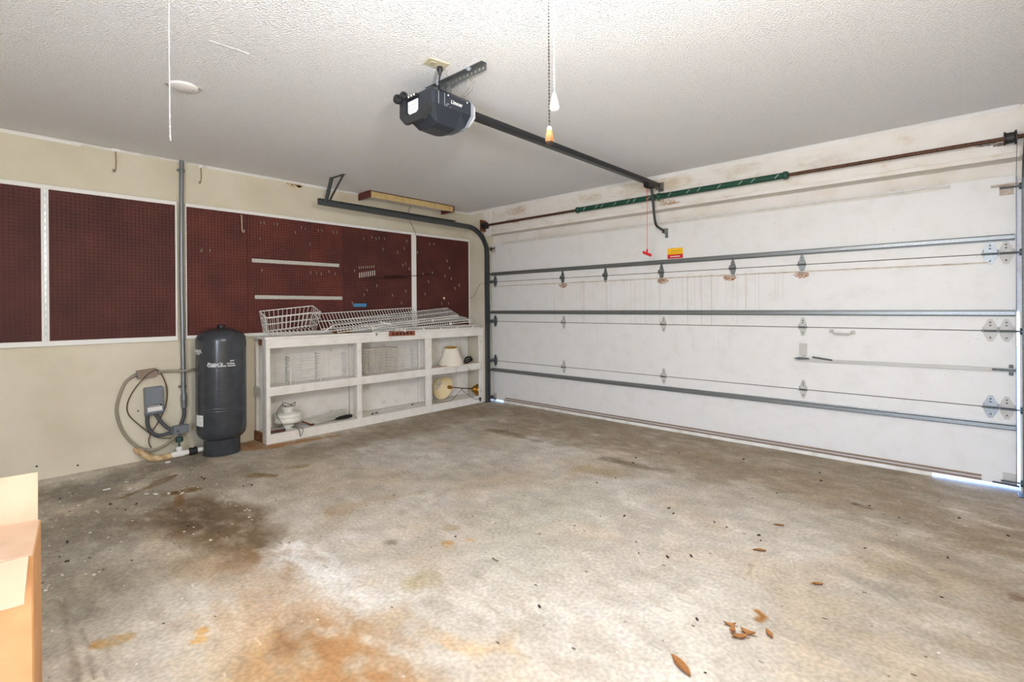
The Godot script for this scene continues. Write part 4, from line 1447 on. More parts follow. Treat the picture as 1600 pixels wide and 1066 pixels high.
	single("round_knob", wd, mat("pinkish", rgb(236, 206, 186), 0.5), Vector3(x, 1.323, 0.43), "small round pale knob on the pegboard nearest the garage door", "knob")
	# wall conduit
	var c := thing("wall_conduit", "grey metal conduit running down the wall between the pegboards", "conduit", Vector3(0.03, 0.2, 3.24))
	var cm2 := MB.new()
	cm2.tube(smooth_path([Vector3(0.034, CEIL, 3.234), Vector3(0.036, 1.6, 3.242), Vector3(0.036, 0.9, 3.236), Vector3(0.036, 0.48, 3.232)], 4), 0.0165, 12)
	part("pipe", cm2, mats.conduit, c)
	var cc := MB.new()
	cc.lathe([Vector2(0.017, 0), Vector2(0.021, 0.004), Vector2(0.021, 0.05), Vector2(0.023, 0.055), Vector2(0.023, 0.075), Vector2(0.02, 0.12), Vector2(0.017, 0.12)], Vector3(0.036, 0.385, 3.231), Basis.IDENTITY, 14)
	part("coupling", cc, mats.conduit, c)
	for y in [2.36, 0.56]:
		var m := MB.new()
		m.bar(Vector3(0.01, y, 3.205), Vector3(0.01, y, 3.265), 0.006, 0.02, Vector3.UP, 0.002)
		m.lathe([Vector2(0.0165, -0.01), Vector2(0.019, -0.01), Vector2(0.019, 0.01), Vector2(0.0165, 0.01)], Vector3(0.036, y, 3.236), Basis.IDENTITY, 14)
		part("strap", m, mats.galvanized, c)
	var fx := MB.new()
	fx.tube(smooth_path([Vector3(0.036, 0.40, 3.231), Vector3(0.038, 0.33, 3.231), Vector3(0.045, 0.28, 3.245), Vector3(0.06, 0.238, 3.265)], 6), 0.0145, 10)
	part("flexible_end", fx, mats.dark_conduit, c)

# ---------------------------------------------------------------- bench
func build_bench() -> void:
	var b := thing("workbench", "long white wooden bench with two shelves below the pegboard", "workbench", Vector3(0.14, 0, 1.33))
	var X := 0.283
	var Z := 2.668
	# worktop planks
	for q in [[0.002, 0.142], [0.145, 0.289]]:
		var m := MB.new()
		m.box(Vector3(q[0], 0.93, 0.002), Vector3(q[1], 0.952, Z + 0.012), 0.003)
		part("top_plank", m, mats.bench_paint, b)
	# rails and posts of the face
	for q in [[0.85, 0.93], [0.425, 0.505], [0.0, 0.085]]:
		var m := MB.new()
		m.box(Vector3(X - 0.022, q[0], 0.004), Vector3(X, q[1], Z), 0.003)
		part("front_rail", m, mats.bench_paint, b)
	for q in [[2.632, 2.668, 0.0], [1.728, 1.782, 0.003], [0.832, 0.918, 0.003], [0.004, 0.082, 0.003]]:
		for s in [[0.085, 0.425], [0.505, 0.85]]:
			var m := MB.new()
			m.box(Vector3(X - 0.022, s[0], q[0]), Vector3(X - q[2], s[1], q[1]), 0.003)
			part("front_post", m, mats.bench_paint, b)
	# side post on the open end, seen edge on
	var ep := MB.new()
	ep.box(Vector3(X - 0.09, 0.0, Z - 0.02), Vector3(X - 0.022, 0.93, Z), 0.003)
	part("end_post", ep, mats.bench_paint, b)
	var eb := MB.new()
	eb.box(Vector3(0.003, 0.0, Z - 0.03), Vector3(0.04, 0.93, Z - 0.005), 0.003)
	part("end_post", eb, mats.bench_paint, b)
	for y in [0.06, 0.47]:
		var m := MB.new()
		m.box(Vector3(0.003, y - 0.06, Z - 0.018), Vector3(X - 0.09, y + 0.028, Z + 0.004), 0.003)
		part("end_rail", m, mats.bench_paint if y > 0.2 else mats.raw_wood, b)
	# divider posts behind the face
	for z in [1.755, 0.86]:
		var m := MB.new()
		m.box(Vector3(X - 0.11, 0.085, z - 0.035), Vector3(X - 0.022, 0.93, z - 0.002), 0.002)
		part("divider_post", m, mats.bench_paint, b)
		var m2 := MB.new()
		m2.box(Vector3(0.012, 0.085, z - 0.10), Vector3(0.045, 0.93, z - 0.03), 0.002)
		part("back_post", m2, mats.bench_paint, b)
	var bp := MB.new()
	bp.box(Vector3(0.012, 0.085, 0.06), Vector3(0.045, 0.93, 0.16), 0.002)
	part("back_post", bp, mats.bench_paint, b)
	# back boards
	for q in [[0.16, 0.76, 4], [0.83, 1.655, 1], [1.725, Z - 0.03, 1]]:
		for k in q[2]:
			var w: float = (q[1] - q[0]) / q[2]
			var m := MB.new()
			m.box(Vector3(0.002, 0.085, q[0] + w * k + 0.001), Vector3(0.012, 0.93, q[0] + w * (k + 1) - 0.001), 0.002)
			part("back_board", m, mats.bench_paint, b)
	# shelves, two boards each
	for y in [0.497, 0.082]:
		for q in [[0.012, 0.135], [0.138, X - 0.022]]:
			var m := MB.new()
			m.box(Vector3(q[0], y - 0.018, 0.004), Vector3(q[1], y, Z - 0.03), 0.002)
			part("shelf_board", m, mats.bench_paint, b)
	# joint blocks under the worktop at the open end
	var jb := MB.new()
	jb.box(Vector3(0.06, 0.87, Z - 0.06), Vector3(0.19, 0.93, Z - 0.02), 0.003)
	part("corner_block", jb, mats.raw_wood, b)

# ---------------------------------------------------------------- things on and in the bench
# wire grid in the plane of two axes: lines along e1 (count n2) and along e2 (count n1)
func grid(m: MB, o: Vector3, e1: Vector3, e2: Vector3, n1: int, n2: int, r := 0.0026, edge := 0.004) -> void:
	for k in n1 + 1:
		var p := o + e1 * (float(k) / n1)
		m.tube([p, p + e2], edge if k == 0 or k == n1 else r, 5)
	for k in n2 + 1:
		var p := o + e2 * (float(k) / n2)
		m.tube([p, p + e1], edge if k == 0 or k == n2 else r, 5)

func wire_shelf(label: String, a: Vector3, along: Vector3, across: Vector3, lip: Vector3, n: int, clips: int) -> void:
	var t := thing("wire_shelf", label, "wire shelf", a, "wire shelves on the bench")
	var rods := MB.new()
	for k in n + 1:
		var p := a + along * (float(k) / n)
		rods.tube([p, p + across, p + across + lip], 0.0032, 5)
	part("cross_rods", rods, mats.wire, t)
	var long := MB.new()
	for f in [0.0, 0.5, 1.0]:
		long.tube([a + across * f, a + across * f + along], 0.0044, 6)
	part("long_rods", long, mats.wire, t)
	var front := MB.new()
	front.tube([a + across + lip, a + across + lip + along], 0.0044, 6)
	part("lip_rod", front, mats.wire, t)
	for k in clips:
		var p := a + across + lip + along * ((k + 0.5) / clips)
		var m := MB.new()
		m.obox(p, Basis.IDENTITY, Vector3(0.006, 0.016, 0.011), 0.002)
		part("clip", m, mats.wire, t)

func basket(label: String, o: Vector3, b: Basis, sz: Vector3, taper: float, na: int, nb: int, nh: int, group: String, m_: Material) -> void:
	# o: centre of the bottom; b.y opens upwards
	var t := thing("wire_basket", label, "wire basket", o, group)
	var bot := []
	var top := []
	for q in [[-1, -1], [1, -1], [1, 1], [-1, 1]]:
		bot.append(o + b.x * (sz.x * 0.5 * q[0] * taper) + b.z * (sz.z * 0.5 * q[1] * taper))
		top.append(o + b.x * (sz.x * 0.5 * q[0]) + b.z * (sz.z * 0.5 * q[1]) + b.y * sz.y)
	var rim := MB.new()
	rim.tube([top[0], top[1], top[2], top[3], top[0]], 0.0048, 6)
	part("rim", rim, m_, t)
	var foot := MB.new()
	foot.tube([bot[0], bot[1], bot[2], bot[3], bot[0]], 0.0026, 6)
	part("base_frame", foot, m_, t)
	for k in 4:
		var l := (k + 1) % 4
		var n := na if k % 2 == 0 else nb
		var m := MB.new()
		for i in n + 1:
			var f := float(i) / n
			m.tube([bot[k].lerp(bot[l], f), top[k].lerp(top[l], f)], 0.0026, 5)
		for i in range(1, nh):
			var f := float(i) / nh
			m.tube([bot[k].lerp(top[k], f), bot[l].lerp(top[l], f)], 0.0026, 5)
		part("side_wires", m, m_, t)
	var m := MB.new()
	for i in range(1, na):
		var f := float(i) / na
		m.tube([bot[0].lerp(bot[1], f), bot[3].lerp(bot[2], f)], 0.0026, 5)
	part("bottom_wires", m, m_, t)

func build_bench_contents() -> void:
	var top := 0.954
	# basket tipped on its side at the open end of the bench
	var bb := Basis(Vector3(0, 0.10, -1).normalized(), Vector3(0.35, 0.9, 0.12).normalized(), Vector3.ZERO)
	bb.z = bb.x.cross(bb.y).normalized()
	bb.y = bb.z.cross(bb.x).normalized()
	basket("white wire basket leaning on the pegboard at the bench end", Vector3(0.115, top + 0.035, 2.385), bb, Vector3(0.50, 0.20, 0.17), 0.86, 12, 5, 3, "white wire baskets", mats.wire)
	# loose wire shelves piled on the worktop
	wire_shelf("white wire shelf standing against the pegboard behind the others", Vector3(0.045, 1.15, 2.10), Vector3(0, 0.055, -1.17), Vector3(0.12, -0.15, 0.0), Vector3(0.004, -0.026, 0), 34, 0)
	wire_shelf("white wire shelf lying aslant on top of the pile", Vector3(0.06, 1.075, 1.98), Vector3(0.02, 0.125, -1.55), Vector3(0.20, -0.085, 0.0), Vector3(0.006, -0.026, 0), 46, 2)
	wire_shelf("white wire shelf in the middle of the pile", Vector3(0.03, 1.03, 1.60), Vector3(0.0, 0.07, -1.40), Vector3(0.25, -0.045, 0.0), Vector3(0.004, -0.028, 0), 42, 2)
	wire_shelf("white wire shelf lying flat with clips over the bench edge", Vector3(0.03, top + 0.028, 1.34), Vector3(0.0, 0.0, -1.26), Vector3(0.268, 0.0, 0.0), Vector3(0.0, -0.024, 0), 38, 5)
	# shelf supports among the pile
	for q in [[Vector3(0.17, 0.965, 2.09), Vector3(0.20, 1.035, 1.99), "white support strut with a brown tip lying beside the wire basket"], [Vector3(0.26, 1.06, 1.50), Vector3(0.27, 1.02, 1.36), "white plastic support strut on the wire shelf pile"]]:
		var m := MB.new()
		m.bar(q[0], q[1], 0.014, 0.012, Vector3.UP, 0.003)
		single("shelf_strut", m, mats.wire, q[0], q[2], "strut")
	var cb := MB.new()
	cb.obox(Vector3(0.20, top + 0.026, 1.90), Basis(Vector3.RIGHT, 0.1), Vector3(0.055, 0.0025, 0.10), 0.001)
	cb.obox(Vector3(0.18, top + 0.012, 1.90), Basis(Vector3.BACK, -0.25), Vector3(0.05, 0.0025, 0.09), 0.001)
	single("cardboard_scrap", cb, mat("brown_card", rgb(150, 106, 62), 0.85), Vector3(0.2, top, 1.9), "bent brown cardboard scrap on the bench beside the wire basket", "cardboard")
	# rusty strip with holes hanging on the bench edge
	var rs := thing("rusty_strip", "rusty metal strip with round holes on the bench front", "metal strip", Vector3(0.29, 0.905, 1.24))
	var r1 := MB.new()
	r1.bar(Vector3(0.293, 0.928, 1.41), Vector3(0.293, 0.924, 1.08), 0.016, 0.05, Vector3.UP, 0.002)
	part("strip", r1, mat("rust_red", rgb(150, 88, 62), 0.8), rs)
	for k in 6:
		var m := MB.new()
		m.lathe([Vector2(0, 0.0), Vector2(0.010, 0.0), Vector2(0.012, 0.003), Vector2(0.014, 0.003), Vector2(0.014, 0)], Vector3(0.3015, 0.926, 1.365 - k * 0.046), Basis(Vector3.BACK, Vector3.RIGHT, Vector3.UP), 12)
		part("hole_cup", m, mat("rust_dark", rgb(52, 24, 16), 0.8), rs)
	var nl := MB.new()
	nl.tube([Vector3(0.284, 0.942, 1.565), Vector3(0.292, 0.942, 1.565), Vector3(0.294, 0.915, 1.565)], 0.005, 6)
	single("black_hook", nl, mats.black, Vector3(0.284, 0.942, 1.565), "small black hook on the bench front edge", "hook")

	# upper left bay: three racks of wire bent at right angles
	var sh := 0.4985
	for q in [[2.57, 0.11, 0.20, 0.25, "white wire rack at the open end of the upper bench shelf"], [2.36, 0.12, 0.28, 0.27, "larger white wire rack in the middle of the upper bench shelf bay"], [1.98, 0.07, 0.20, 0.25, "white wire rack pushed to the back of the upper bench shelf"]]:
		var t := thing("wire_rack", q[4], "wire rack", Vector3(q[1], sh, q[0]), "white wire racks in the bench")
		var m := MB.new()
		var o := Vector3(q[1] - 0.08, sh + 0.004, q[0] + 0.02)
		grid(m, o, Vector3(0, 0, -q[2]), Vector3(0, q[3], 0), 2, 10, 0.0030, 0.0044)
		part("back_grid", m, mats.wire, t)
		var m2 := MB.new()
		grid(m2, o + Vector3(0, 0, -q[2]), Vector3(0.17, 0, 0.03), Vector3(0, q[3] * 0.96, 0), 2, 10, 0.0030, 0.0044)
		part("end_grid", m2, mats.wire, t)
		var m3 := MB.new()
		m3.tube([o + Vector3(0.17, 0, 0.0), o + Vector3(0.17, q[3] * 0.95, 0), o + Vector3(0.17, q[3] * 0.95, -q[2]), o + Vector3(0.17, 0, -q[2] + 0.03)], 0.0032, 6)
		part("front_frame", m3, mats.wire, t)
	# upper middle bay: a basket and a smaller rack
	basket("white wire mesh basket on the upper shelf of the middle bay", Vector3(0.15, sh + 0.004, 1.46), Basis.IDENTITY, Vector3(0.21, 0.27, 0.36), 0.94, 8, 14, 9, "white wire baskets", mats.wire_dusty)
	var t2 := thing("wire_rack", "small white wire rack behind the basket in the middle bay", "wire rack", Vector3(0.06, sh, 1.05), "white wire racks in the bench")
	var g2 := MB.new()
	grid(g2, Vector3(0.04, sh + 0.004, 1.14), Vector3(0, 0, -0.2), Vector3(0, 0.27, 0), 2, 8, 0.0030, 0.0044)
	part("back_grid", g2, mats.wire, t2)
	var g3 := MB.new()
	grid(g3, Vector3(0.04, sh + 0.004, 0.94), Vector3(0.14, 0, 0), Vector3(0, 0.27, 0), 2, 8, 0.0030, 0.0044)
	part("end_grid", g3, mats.wire, t2)

	# upper right bay: lampshade, slats and a coiled black cord
	lampshade(Vector3(0.168, sh + 0.024, 0.45), Basis(Vector3.RIGHT, 0.10) * Basis(Vector3.BACK, -0.12), 0.08, 0.153, 0.20, "shade", "white tapered lampshade with gold lining on the upper shelf", 0.5)
	var sl := MB.new()
	sl.bar(Vector3(0.235, sh + 0.006, 0.80), Vector3(0.245, sh + 0.006, 0.10), 0.03, 0.010, Vector3.UP, 0.002)
	single("wooden_slat", sl, mats.cardboard_inner, Vector3(0.24, sh, 0.45), "pale thin slat lying in front of the white lampshade", "slat")
	var kc := MB.new()
	for k in 3:
		var pts := []
		for i in 25:
			var a := TAU * i / 24.0
			pts.append(Vector3(0.20 + 0.028 * cos(a), sh + 0.022 + k * 0.009 + 0.035 * (1 + sin(a)) * (0.35 + 0.2 * k) + 0.012 * sin(a + k), 0.20 + 0.095 * cos(a + 0.4) * (1.0 - 0.1 * k)))
		kc.tube(pts, 0.0075, 6)
	single("cord_coil", kc, mats.black_rubber, Vector3(0.2, sh, 0.2), "black cord coiled beside the white lampshade", "cord")
	var lc := MB.new()
	lc.tube(smooth_path([Vector3(0.25, sh + 0.016, 0.34), Vector3(0.294, sh - 0.0, 0.31), Vector3(0.297, 0.44, 0.26), Vector3(0.297, 0.415, 0.14), Vector3(0.297, 0.44, 0.07), Vector3(0.294, sh + 0.004, 0.07), Vector3(0.24, sh + 0.016, 0.10)], 6), 0.0035, 6)
	single("lamp_cord", lc, mat("cream_cord", rgb(212, 198, 172), 0.6), Vector3(0.29, sh, 0.2), "cream lamp cord drooping over the middle rail of the bench", "cord")

	# lower left bay: ceiling fan motor, blades and a black bracket
	var ls := 0.0835
	var fm := thing("fan_motor", "white round ceiling fan motor on the bottom shelf", "fan motor", Vector3(0.145, ls, 2.42))
	var fo := Vector3(0.142, ls, 2.42)
	var m1 := MB.new()
	m1.lathe([Vector2(0, 0.0), Vector2(0.044, 0.0), Vector2(0.05, 0.006), Vector2(0.05, 0.045), Vector2(0.042, 0.055), Vector2(0, 0.055)], fo, Basis.IDENTITY, 24)
	part("switch_housing", m1, mats.enamel, fm)
	var m2 := MB.new()
	m2.lathe([Vector2(0, 0.054), Vector2(0.08, 0.056), Vector2(0.118, 0.064), Vector2(0.126, 0.074), Vector2(0.128, 0.100), Vector2(0.124, 0.106), Vector2(0.124, 0.112), Vector2(0.128, 0.118), Vector2(0.126, 0.136), Vector2(0.116, 0.146), Vector2(0.06, 0.154), Vector2(0, 0.156)], fo, Basis.IDENTITY, 36)
	part("motor_housing", m2, mats.enamel, fm)
	var m3 := MB.new()
	m3.lathe([Vector2(0.0, 0.154), Vector2(0.045, 0.156), Vector2(0.048, 0.176), Vector2(0.062, 0.196), Vector2(0.066, 0.206), Vector2(0.058, 0.206), Vector2(0.0, 0.196)], fo, Basis.IDENTITY, 24)
	part("canopy", m3, mats.enamel, fm)
	var m4 := MB.new()
	m4.tube(smooth_path([Vector3(0.10, ls + 0.206, 2.45), Vector3(0.13, ls + 0.245, 2.46), Vector3(0.17, ls + 0.23, 2.42), Vector3(0.15, ls + 0.21, 2.39)], 6), 0.003, 6)
	m4.tube(smooth_path([Vector3(0.17, ls + 0.206, 2.45), Vector3(0.19, ls + 0.24, 2.49), Vector3(0.22, ls + 0.20, 2.54), Vector3(0.215, ls + 0.15, 2.55), Vector3(0.235, ls + 0.08, 2.52), Vector3(0.23, ls + 0.004, 2.48)], 6), 0.0026, 6)
	m4.tube(smooth_path([Vector3(0.11, ls + 0.208, 2.38), Vector3(0.14, ls + 0.235, 2.35), Vector3(0.17, ls + 0.215, 2.37)], 6), 0.003, 6)
	part("wires", m4, mats.black, fm)
	var m5 := MB.new()
	m5.tube(smooth_path([Vector3(0.20, ls + 0.02, 2.42), Vector3(0.25, ls + 0.02, 2.40), Vector3(0.29, ls + 0.006, 2.385), Vector3(0.297, ls - 0.02, 2.38), Vector3(0.302, 0.018, 2.375)], 6), 0.0026, 5)
	m5.tube(smooth_path([Vector3(0.19, ls + 0.02, 2.40), Vector3(0.25, ls + 0.016, 2.36), Vector3(0.29, ls + 0.004, 2.345), Vector3(0.297, ls - 0.02, 2.35), Vector3(0.302, 0.028, 2.37)], 6), 0.0026, 5)
	part("pull_chain", m5, mats.chain_dark, fm)
	for k in 5:
		var t := thing("loose_fan_paddle", "white fan blade beside the fan motor, %s of the loose stack" % ["lowest", "second from the bottom", "middle one", "second from the top", "topmost"][k], "fan blade", Vector3(0.13, ls + 0.004 + k * 0.011, 2.05), "fan blades on the bottom shelf")
		var bl := MB.new()
		var ba := Basis(Vector3.UP, 0.10 - k * 0.035) * Basis(Vector3.RIGHT, 0.05 + 0.02 * k)
		bl.prism([Vector2(-0.045, -0.21), Vector2(0.045, -0.21), Vector2(0.06, 0.12), Vector2(0.052, 0.19), Vector2(0.0, 0.215), Vector2(-0.052, 0.19), Vector2(-0.06, 0.12)], Vector3(0.13 + k * 0.006, ls + 0.006 + 0.21 * sin(0.05 + 0.02 * k) + k * 0.0075, 2.03 + 0.012 * k), Basis(ba.x, ba.z, -ba.y), 0.006)
		part("blade", bl, mats.blade, t)
	var bk := MB.new()
	bk.prism([Vector2(-0.09, 0.0), Vector2(-0.05, 0.022), Vector2(0.03, 0.03), Vector2(0.085, 0.02), Vector2(0.09, -0.005), Vector2(0.03, -0.016), Vector2(-0.04, -0.012)], Vector3(0.205, ls + 0.020, 1.89), Basis(Vector3.FORWARD, Vector3(0.55, 0.83, 0).normalized(), Vector3(-0.83, 0.55, 0).normalized()), 0.016)
	single("black_bracket", bk, mats.black, Vector3(0.215, ls, 1.89), "flat black bracket lying at the end of the fan blades", "bracket")
	var brn := MB.new()
	brn.bar(Vector3(0.22, ls + 0.010, 2.62), Vector3(0.235, ls + 0.012, 2.49), 0.04, 0.014, Vector3.UP, 0.003)
	single("brown_scrap", brn, mats.brown_wood, Vector3(0.22, ls, 2.56), "dark brown wood scrap in front of the fan motor", "scrap")
	var pb := MB.new()
	pb.tube(smooth_path([Vector3(0.19, ls + 0.05, 2.31), Vector3(0.20, ls + 0.025, 2.26), Vector3(0.22, ls + 0.012, 2.24), Vector3(0.20, ls + 0.008, 2.20)], 5), 0.008, 7)
	single("blade_iron", pb, mats.rust, Vector3(0.2, ls, 2.25), "rusty blade iron between the fan motor and the blades", "bracket")

	# lower middle bay: a few crumbs of debris
	for q in [[0.20, 1.56, 0.03], [0.18, 1.50, 0.016], [0.10, 0.98, 0.012]]:
		var m := MB.new()
		m.obox(Vector3(q[0], ls + 0.005, q[1]), Basis(Vector3.UP, q[2] * 30.0), Vector3(0.006, 0.005, q[2]), 0.002)
		single("debris_crumb", m, mats.dark_debris, Vector3(q[0], ls, q[1]), "dark crumb on the bottom shelf of the empty bay", "debris", "crumbs on the bottom shelf")

	# lower right bay: table lamp lying on its side with its shade
	lampshade(Vector3(0.165, ls + 0.150, 0.57), Basis(Vector3(0.0, 0, -1.0).normalized(), Vector3(-0.88, 0.20, 0.30).normalized(), Vector3(0, 1, 0)).orthonormalized(), 0.075, 0.142, 0.13, "cream_shade", "cream lampshade turned on its side on the bottom shelf", 0.5)
	var la := thing("brass_lamp", "brass lamp lying on its side beside the cream shade", "lamp", Vector3(0.19, ls, 0.25))
	var a1 := MB.new()
	a1.tube([Vector3(0.20, 0.245, 0.52), Vector3(0.20, 0.165, 0.09)], 0.006, 8)
	part("stem", a1, mat("dark_brass", rgb(112, 84, 44), 0.4, 0.6), la)
	var axl := Basis(Vector3.RIGHT, Vector3(0, -0.18, -0.98).normalized(), Vector3(0, 0.98, -0.18).normalized())
	var a2 := MB.new()
	a2.lathe([Vector2(0, -0.03), Vector2(0.016, -0.028), Vector2(0.022, -0.01), Vector2(0.014, 0.0), Vector2(0.022, 0.014), Vector2(0.012, 0.03), Vector2(0, 0.03)], Vector3(0.20, 0.24, 0.50), axl, 14, true)
	part("socket", a2, mats.brass, la)
	var a3 := MB.new()
	a3.lathe([Vector2(0, -0.05), Vector2(0.012, -0.05), Vector2(0.022, -0.035), Vector2(0.04, -0.02), Vector2(0.045, -0.005), Vector2(0.035, 0.01), Vector2(0.06, 0.03), Vector2(0.072, 0.045), Vector2(0.0, 0.05)], Vector3(0.20, 0.163, 0.085), axl, 20)
	part("base", a3, mats.brass, la)
	var a4 := MB.new()
	a4.tube(smooth_path([Vector3(0.21, 0.17, 0.10), Vector3(0.25, 0.20, 0.22), Vector3(0.24, 0.20, 0.34), Vector3(0.25, 0.15, 0.42), Vector3(0.25, ls + 0.006, 0.52), Vector3(0.24, ls + 0.006, 0.66), Vector3(0.15, ls + 0.006, 0.78)], 6), 0.003, 6)
	a4.tube(smooth_path([Vector3(0.21, 0.21, 0.34), Vector3(0.26, 0.15, 0.30), Vector3(0.297, ls + 0.004, 0.22), Vector3(0.299, 0.06, 0.16), Vector3(0.299, 0.055, 0.10)], 6), 0.003, 6)
	part("cord", a4, mats.brown_cable, la)
	var a5 := MB.new()
	a5.lathe([Vector2(0, -0.03), Vector2(0.008, -0.028), Vector2(0.016, 0.01), Vector2(0.012, 0.02), Vector2(0, 0.02)], Vector3(0.302, 0.052, 0.09), Basis.IDENTITY, 10)
	part("plug", a5, mats.chain_dark, la)

func lampshade(o: Vector3, b: Basis, r0: float, r1: float, h: float, m_: String, label: String, _k: float) -> void:
	# b.y points from the wide rim to the narrow rim
	var t := thing("lampshade", label, "lampshade", o)
	var sc := 1.0
	var outer := MB.new()
	outer.lathe([Vector2(r1 * sc, 0), Vector2(r0 * sc, h)], o, b, 32, true)
	part("cover", outer, mats[m_], t)
	var inner := MB.new()
	inner.lathe([Vector2(r0 * sc - 0.002, h), Vector2(r1 * sc - 0.002, 0)], o, b, 32, true)
	part("lining", inner, mats.shade_lining if m_ == "shade" else mats.cream_shade, t)
	for q in [[r1, 0.0], [r0, h]]:
		var pts := []
		for i in 33:
			var a := TAU * i / 32.0
			pts.append(o + (b.x * cos(a) + b.z * sin(a)) * (q[0] * sc) + b.y * q[1])
		var m := MB.new()
		m.tube(pts, 0.003, 6)
		part("rim", m, mats[m_], t)
	var sp := MB.new()
	for k in 3:
		var a := TAU * k / 3.0 + 0.3
		sp.tube([o + b.y * (h - 0.03), o + (b.x * cos(a) + b.z * sin(a)) * (r0 * sc - 0.002) + b.y * (h - 0.004)], 0.002, 5)
	part("spider", sp, mats.brass, t)

# ---------------------------------------------------------------- pressure tank and pump controls
func build_tank() -> void:
	var c := Vector3(0.216, 0, 3.003)
	var t := thing("pressure_tank", "tall dark grey steel well pressure tank beside the white bench", "pressure tank", c)
	var base := MB.new()
	base.lathe([Vector2(0, 0.0), Vector2(0.142, 0.0), Vector2(0.142, 0.006), Vector2(0.136, 0.01), Vector2(0.136, 0.15), Vector2(0, 0.15)], c, Basis.IDENTITY, 40)
	part("base_ring", base, mats.tank, t)
	var prof := []
	prof.append(Vector2(0.0, 0.125))
	prof.append(Vector2(0.125, 0.128))
	for k in range(1, 8):
		var a := PI / 2 * k / 7.0
		prof.append(Vector2(0.125 + sin(a) * 0.061, 0.215 - cos(a) * 0.087))
	# straight shell with weld seams
	prof.append(Vector2(0.186, 0.222))
	for y in [0.370, 0.392]:
		prof.append(Vector2(0.186, y - 0.009))
		prof.append(Vector2(0.186, y - 0.006))
		prof.append(Vector2(0.1885, y))
		prof.append(Vector2(0.186, y + 0.006))
		prof.append(Vector2(0.186, y + 0.009))
	for y in [0.55, 0.70]:
		prof.append(Vector2(0.186, y - 0.006))
		prof.append(Vector2(0.186, y - 0.003))
		prof.append(Vector2(0.1866, y))
		prof.append(Vector2(0.186, y + 0.003))
		prof.append(Vector2(0.186, y + 0.006))
	prof.append(Vector2(0.186, 0.93))
	for k in 9:
		var a := PI / 2 * k / 8.0
		prof.append(Vector2(cos(a) * 0.186, 0.945 + sin(a) * 0.105))
	var sh := MB.new()
	sh.lathe(prof, c, Basis.IDENTITY, 56, true)
	var shell := part("shell", sh, mats.tank, t)
	var cap := MB.new()
	cap.lathe([Vector2(0.03, 1.042), Vector2(0.03, 1.066), Vector2(0.024, 1.072), Vector2(0, 1.072)], c, Basis.IDENTITY, 16)
	part("valve_cap", cap, mats.black, t)
	# lettering: angle of the side that faces the room
	var va := atan2(4.428 - 3.0, 4.859 - 0.204)
	part("lettering", bent_text("Pope's", 0.027, "Droid Serif", 0.3, 0.186, c, va + 0.25, 0.757), mats.lettering, shell)
	part("lettering", bent_text("Well", 0.011, "Droid Sans", 0.0, 0.186, c, va - 0.42, 0.780), mats.lettering, shell)
	part("lettering", bent_text("Drilling", 0.012, "Droid Sans", 0.0, 0.186, c, va - 0.36, 0.759), mats.lettering, shell)
	part("lettering", bent_text("WELL-X-TROL", 0.027, "Droid Sans", 0.0, 0.186, c, va + 1.42, 0.862), mats.lettering, shell)
	var ln := MB.new()
	for k in 26:
		if k % 9 == 8:
			continue
		var a0 := va + 0.52 - k * 0.042
		var a1 := a0 - 0.032
		for q in [0.742, 0.735]:
			var p0 := Vector3(cos(a0), 0, sin(a0))
			var p1 := Vector3(cos(a1), 0, sin(a1))
			ln.quad(c + p0 * 0.1866 + Vector3(0, q, 0), c + p1 * 0.1866 + Vector3(0, q, 0), c + p1 * 0.1866 + Vector3(0, q + 0.004, 0), c + p0 * 0.1866 + Vector3(0, q + 0.004, 0), p0)
	for k in 8:
		var a0 := va + 1.32 - k * 0.05
		var a1 := a0 - 0.035
		var p0 := Vector3(cos(a0), 0, sin(a0))
		var p1 := Vector3(cos(a1), 0, sin(a1))
		ln.quad(c + p0 * 0.1866 + Vector3(0, 0.836, 0), c + p1 * 0.1866 + Vector3(0, 0.836, 0), c + p1 * 0.1866 + Vector3(0, 0.845, 0), c + p0 * 0.1866 + Vector3(0, 0.845, 0), p0)
	part("small_print", ln, mats.lettering, shell)
	# paper label low on the side
	var pl := MB.new()
	for k in 6:
		var a0 := va + 1.28 - k * 0.085
		var a1 := a0 - 0.085
		var p0 := Vector3(cos(a0), 0, sin(a0))
		var p1 := Vector3(cos(a1), 0, sin(a1))
		pl.quad(c + p0 * 0.1868 + Vector3(0, 0.255, 0), c + p1 * 0.1868 + Vector3(0, 0.255, 0), c + p1 * 0.1868 + Vector3(0, 0.345, 0), c + p0 * 0.1868 + Vector3(0, 0.345, 0), p0)
	var lab := part("paper_label", pl, mats.sticker_white, shell)
	lab.set_meta("label", "white printed paper label")
	var pi := MB.new()
	for k in 5:
		var a0 := va + 1.05 - k * 0.05
		for y in [0.275, 0.29, 0.318]:
			if (k + int(y * 1000)) % 3 == 0:
				continue
			var a1 := a0 - 0.04
			var p0 := Vector3(cos(a0), 0, sin(a0))
			var p1 := Vector3(cos(a1), 0, sin(a1))
			pi.quad(c + p0 * 0.1871 + Vector3(0, y, 0), c + p1 * 0.1871 + Vector3(0, y, 0), c + p1 * 0.1871 + Vector3(0, y + 0.006, 0), c + p0 * 0.1871 + Vector3(0, y + 0.006, 0), p0)
	part("print", pi, mats.ink_grey, lab)

	# water pipe: old elbow from the wall, tee, black coupling
	var w := thing("water_pipe", "stained white plastic water pipe running from the wall to the tank", "pipe", Vector3(0.12, 0, 3.3))
	var p1 := MB.new()
	p1.tube(smooth_path([Vector3(-0.0, 0.10, 3.55), Vector3(0.05, 0.08, 3.53), Vector3(0.10, 0.035, 3.48), Vector3(0.125, 0.026, 3.43), Vector3(0.128, 0.030, 3.33)], 6), 0.024, 14)
	part("old_elbow", p1, mats.old_pipe, w)
	var p2 := MB.new()
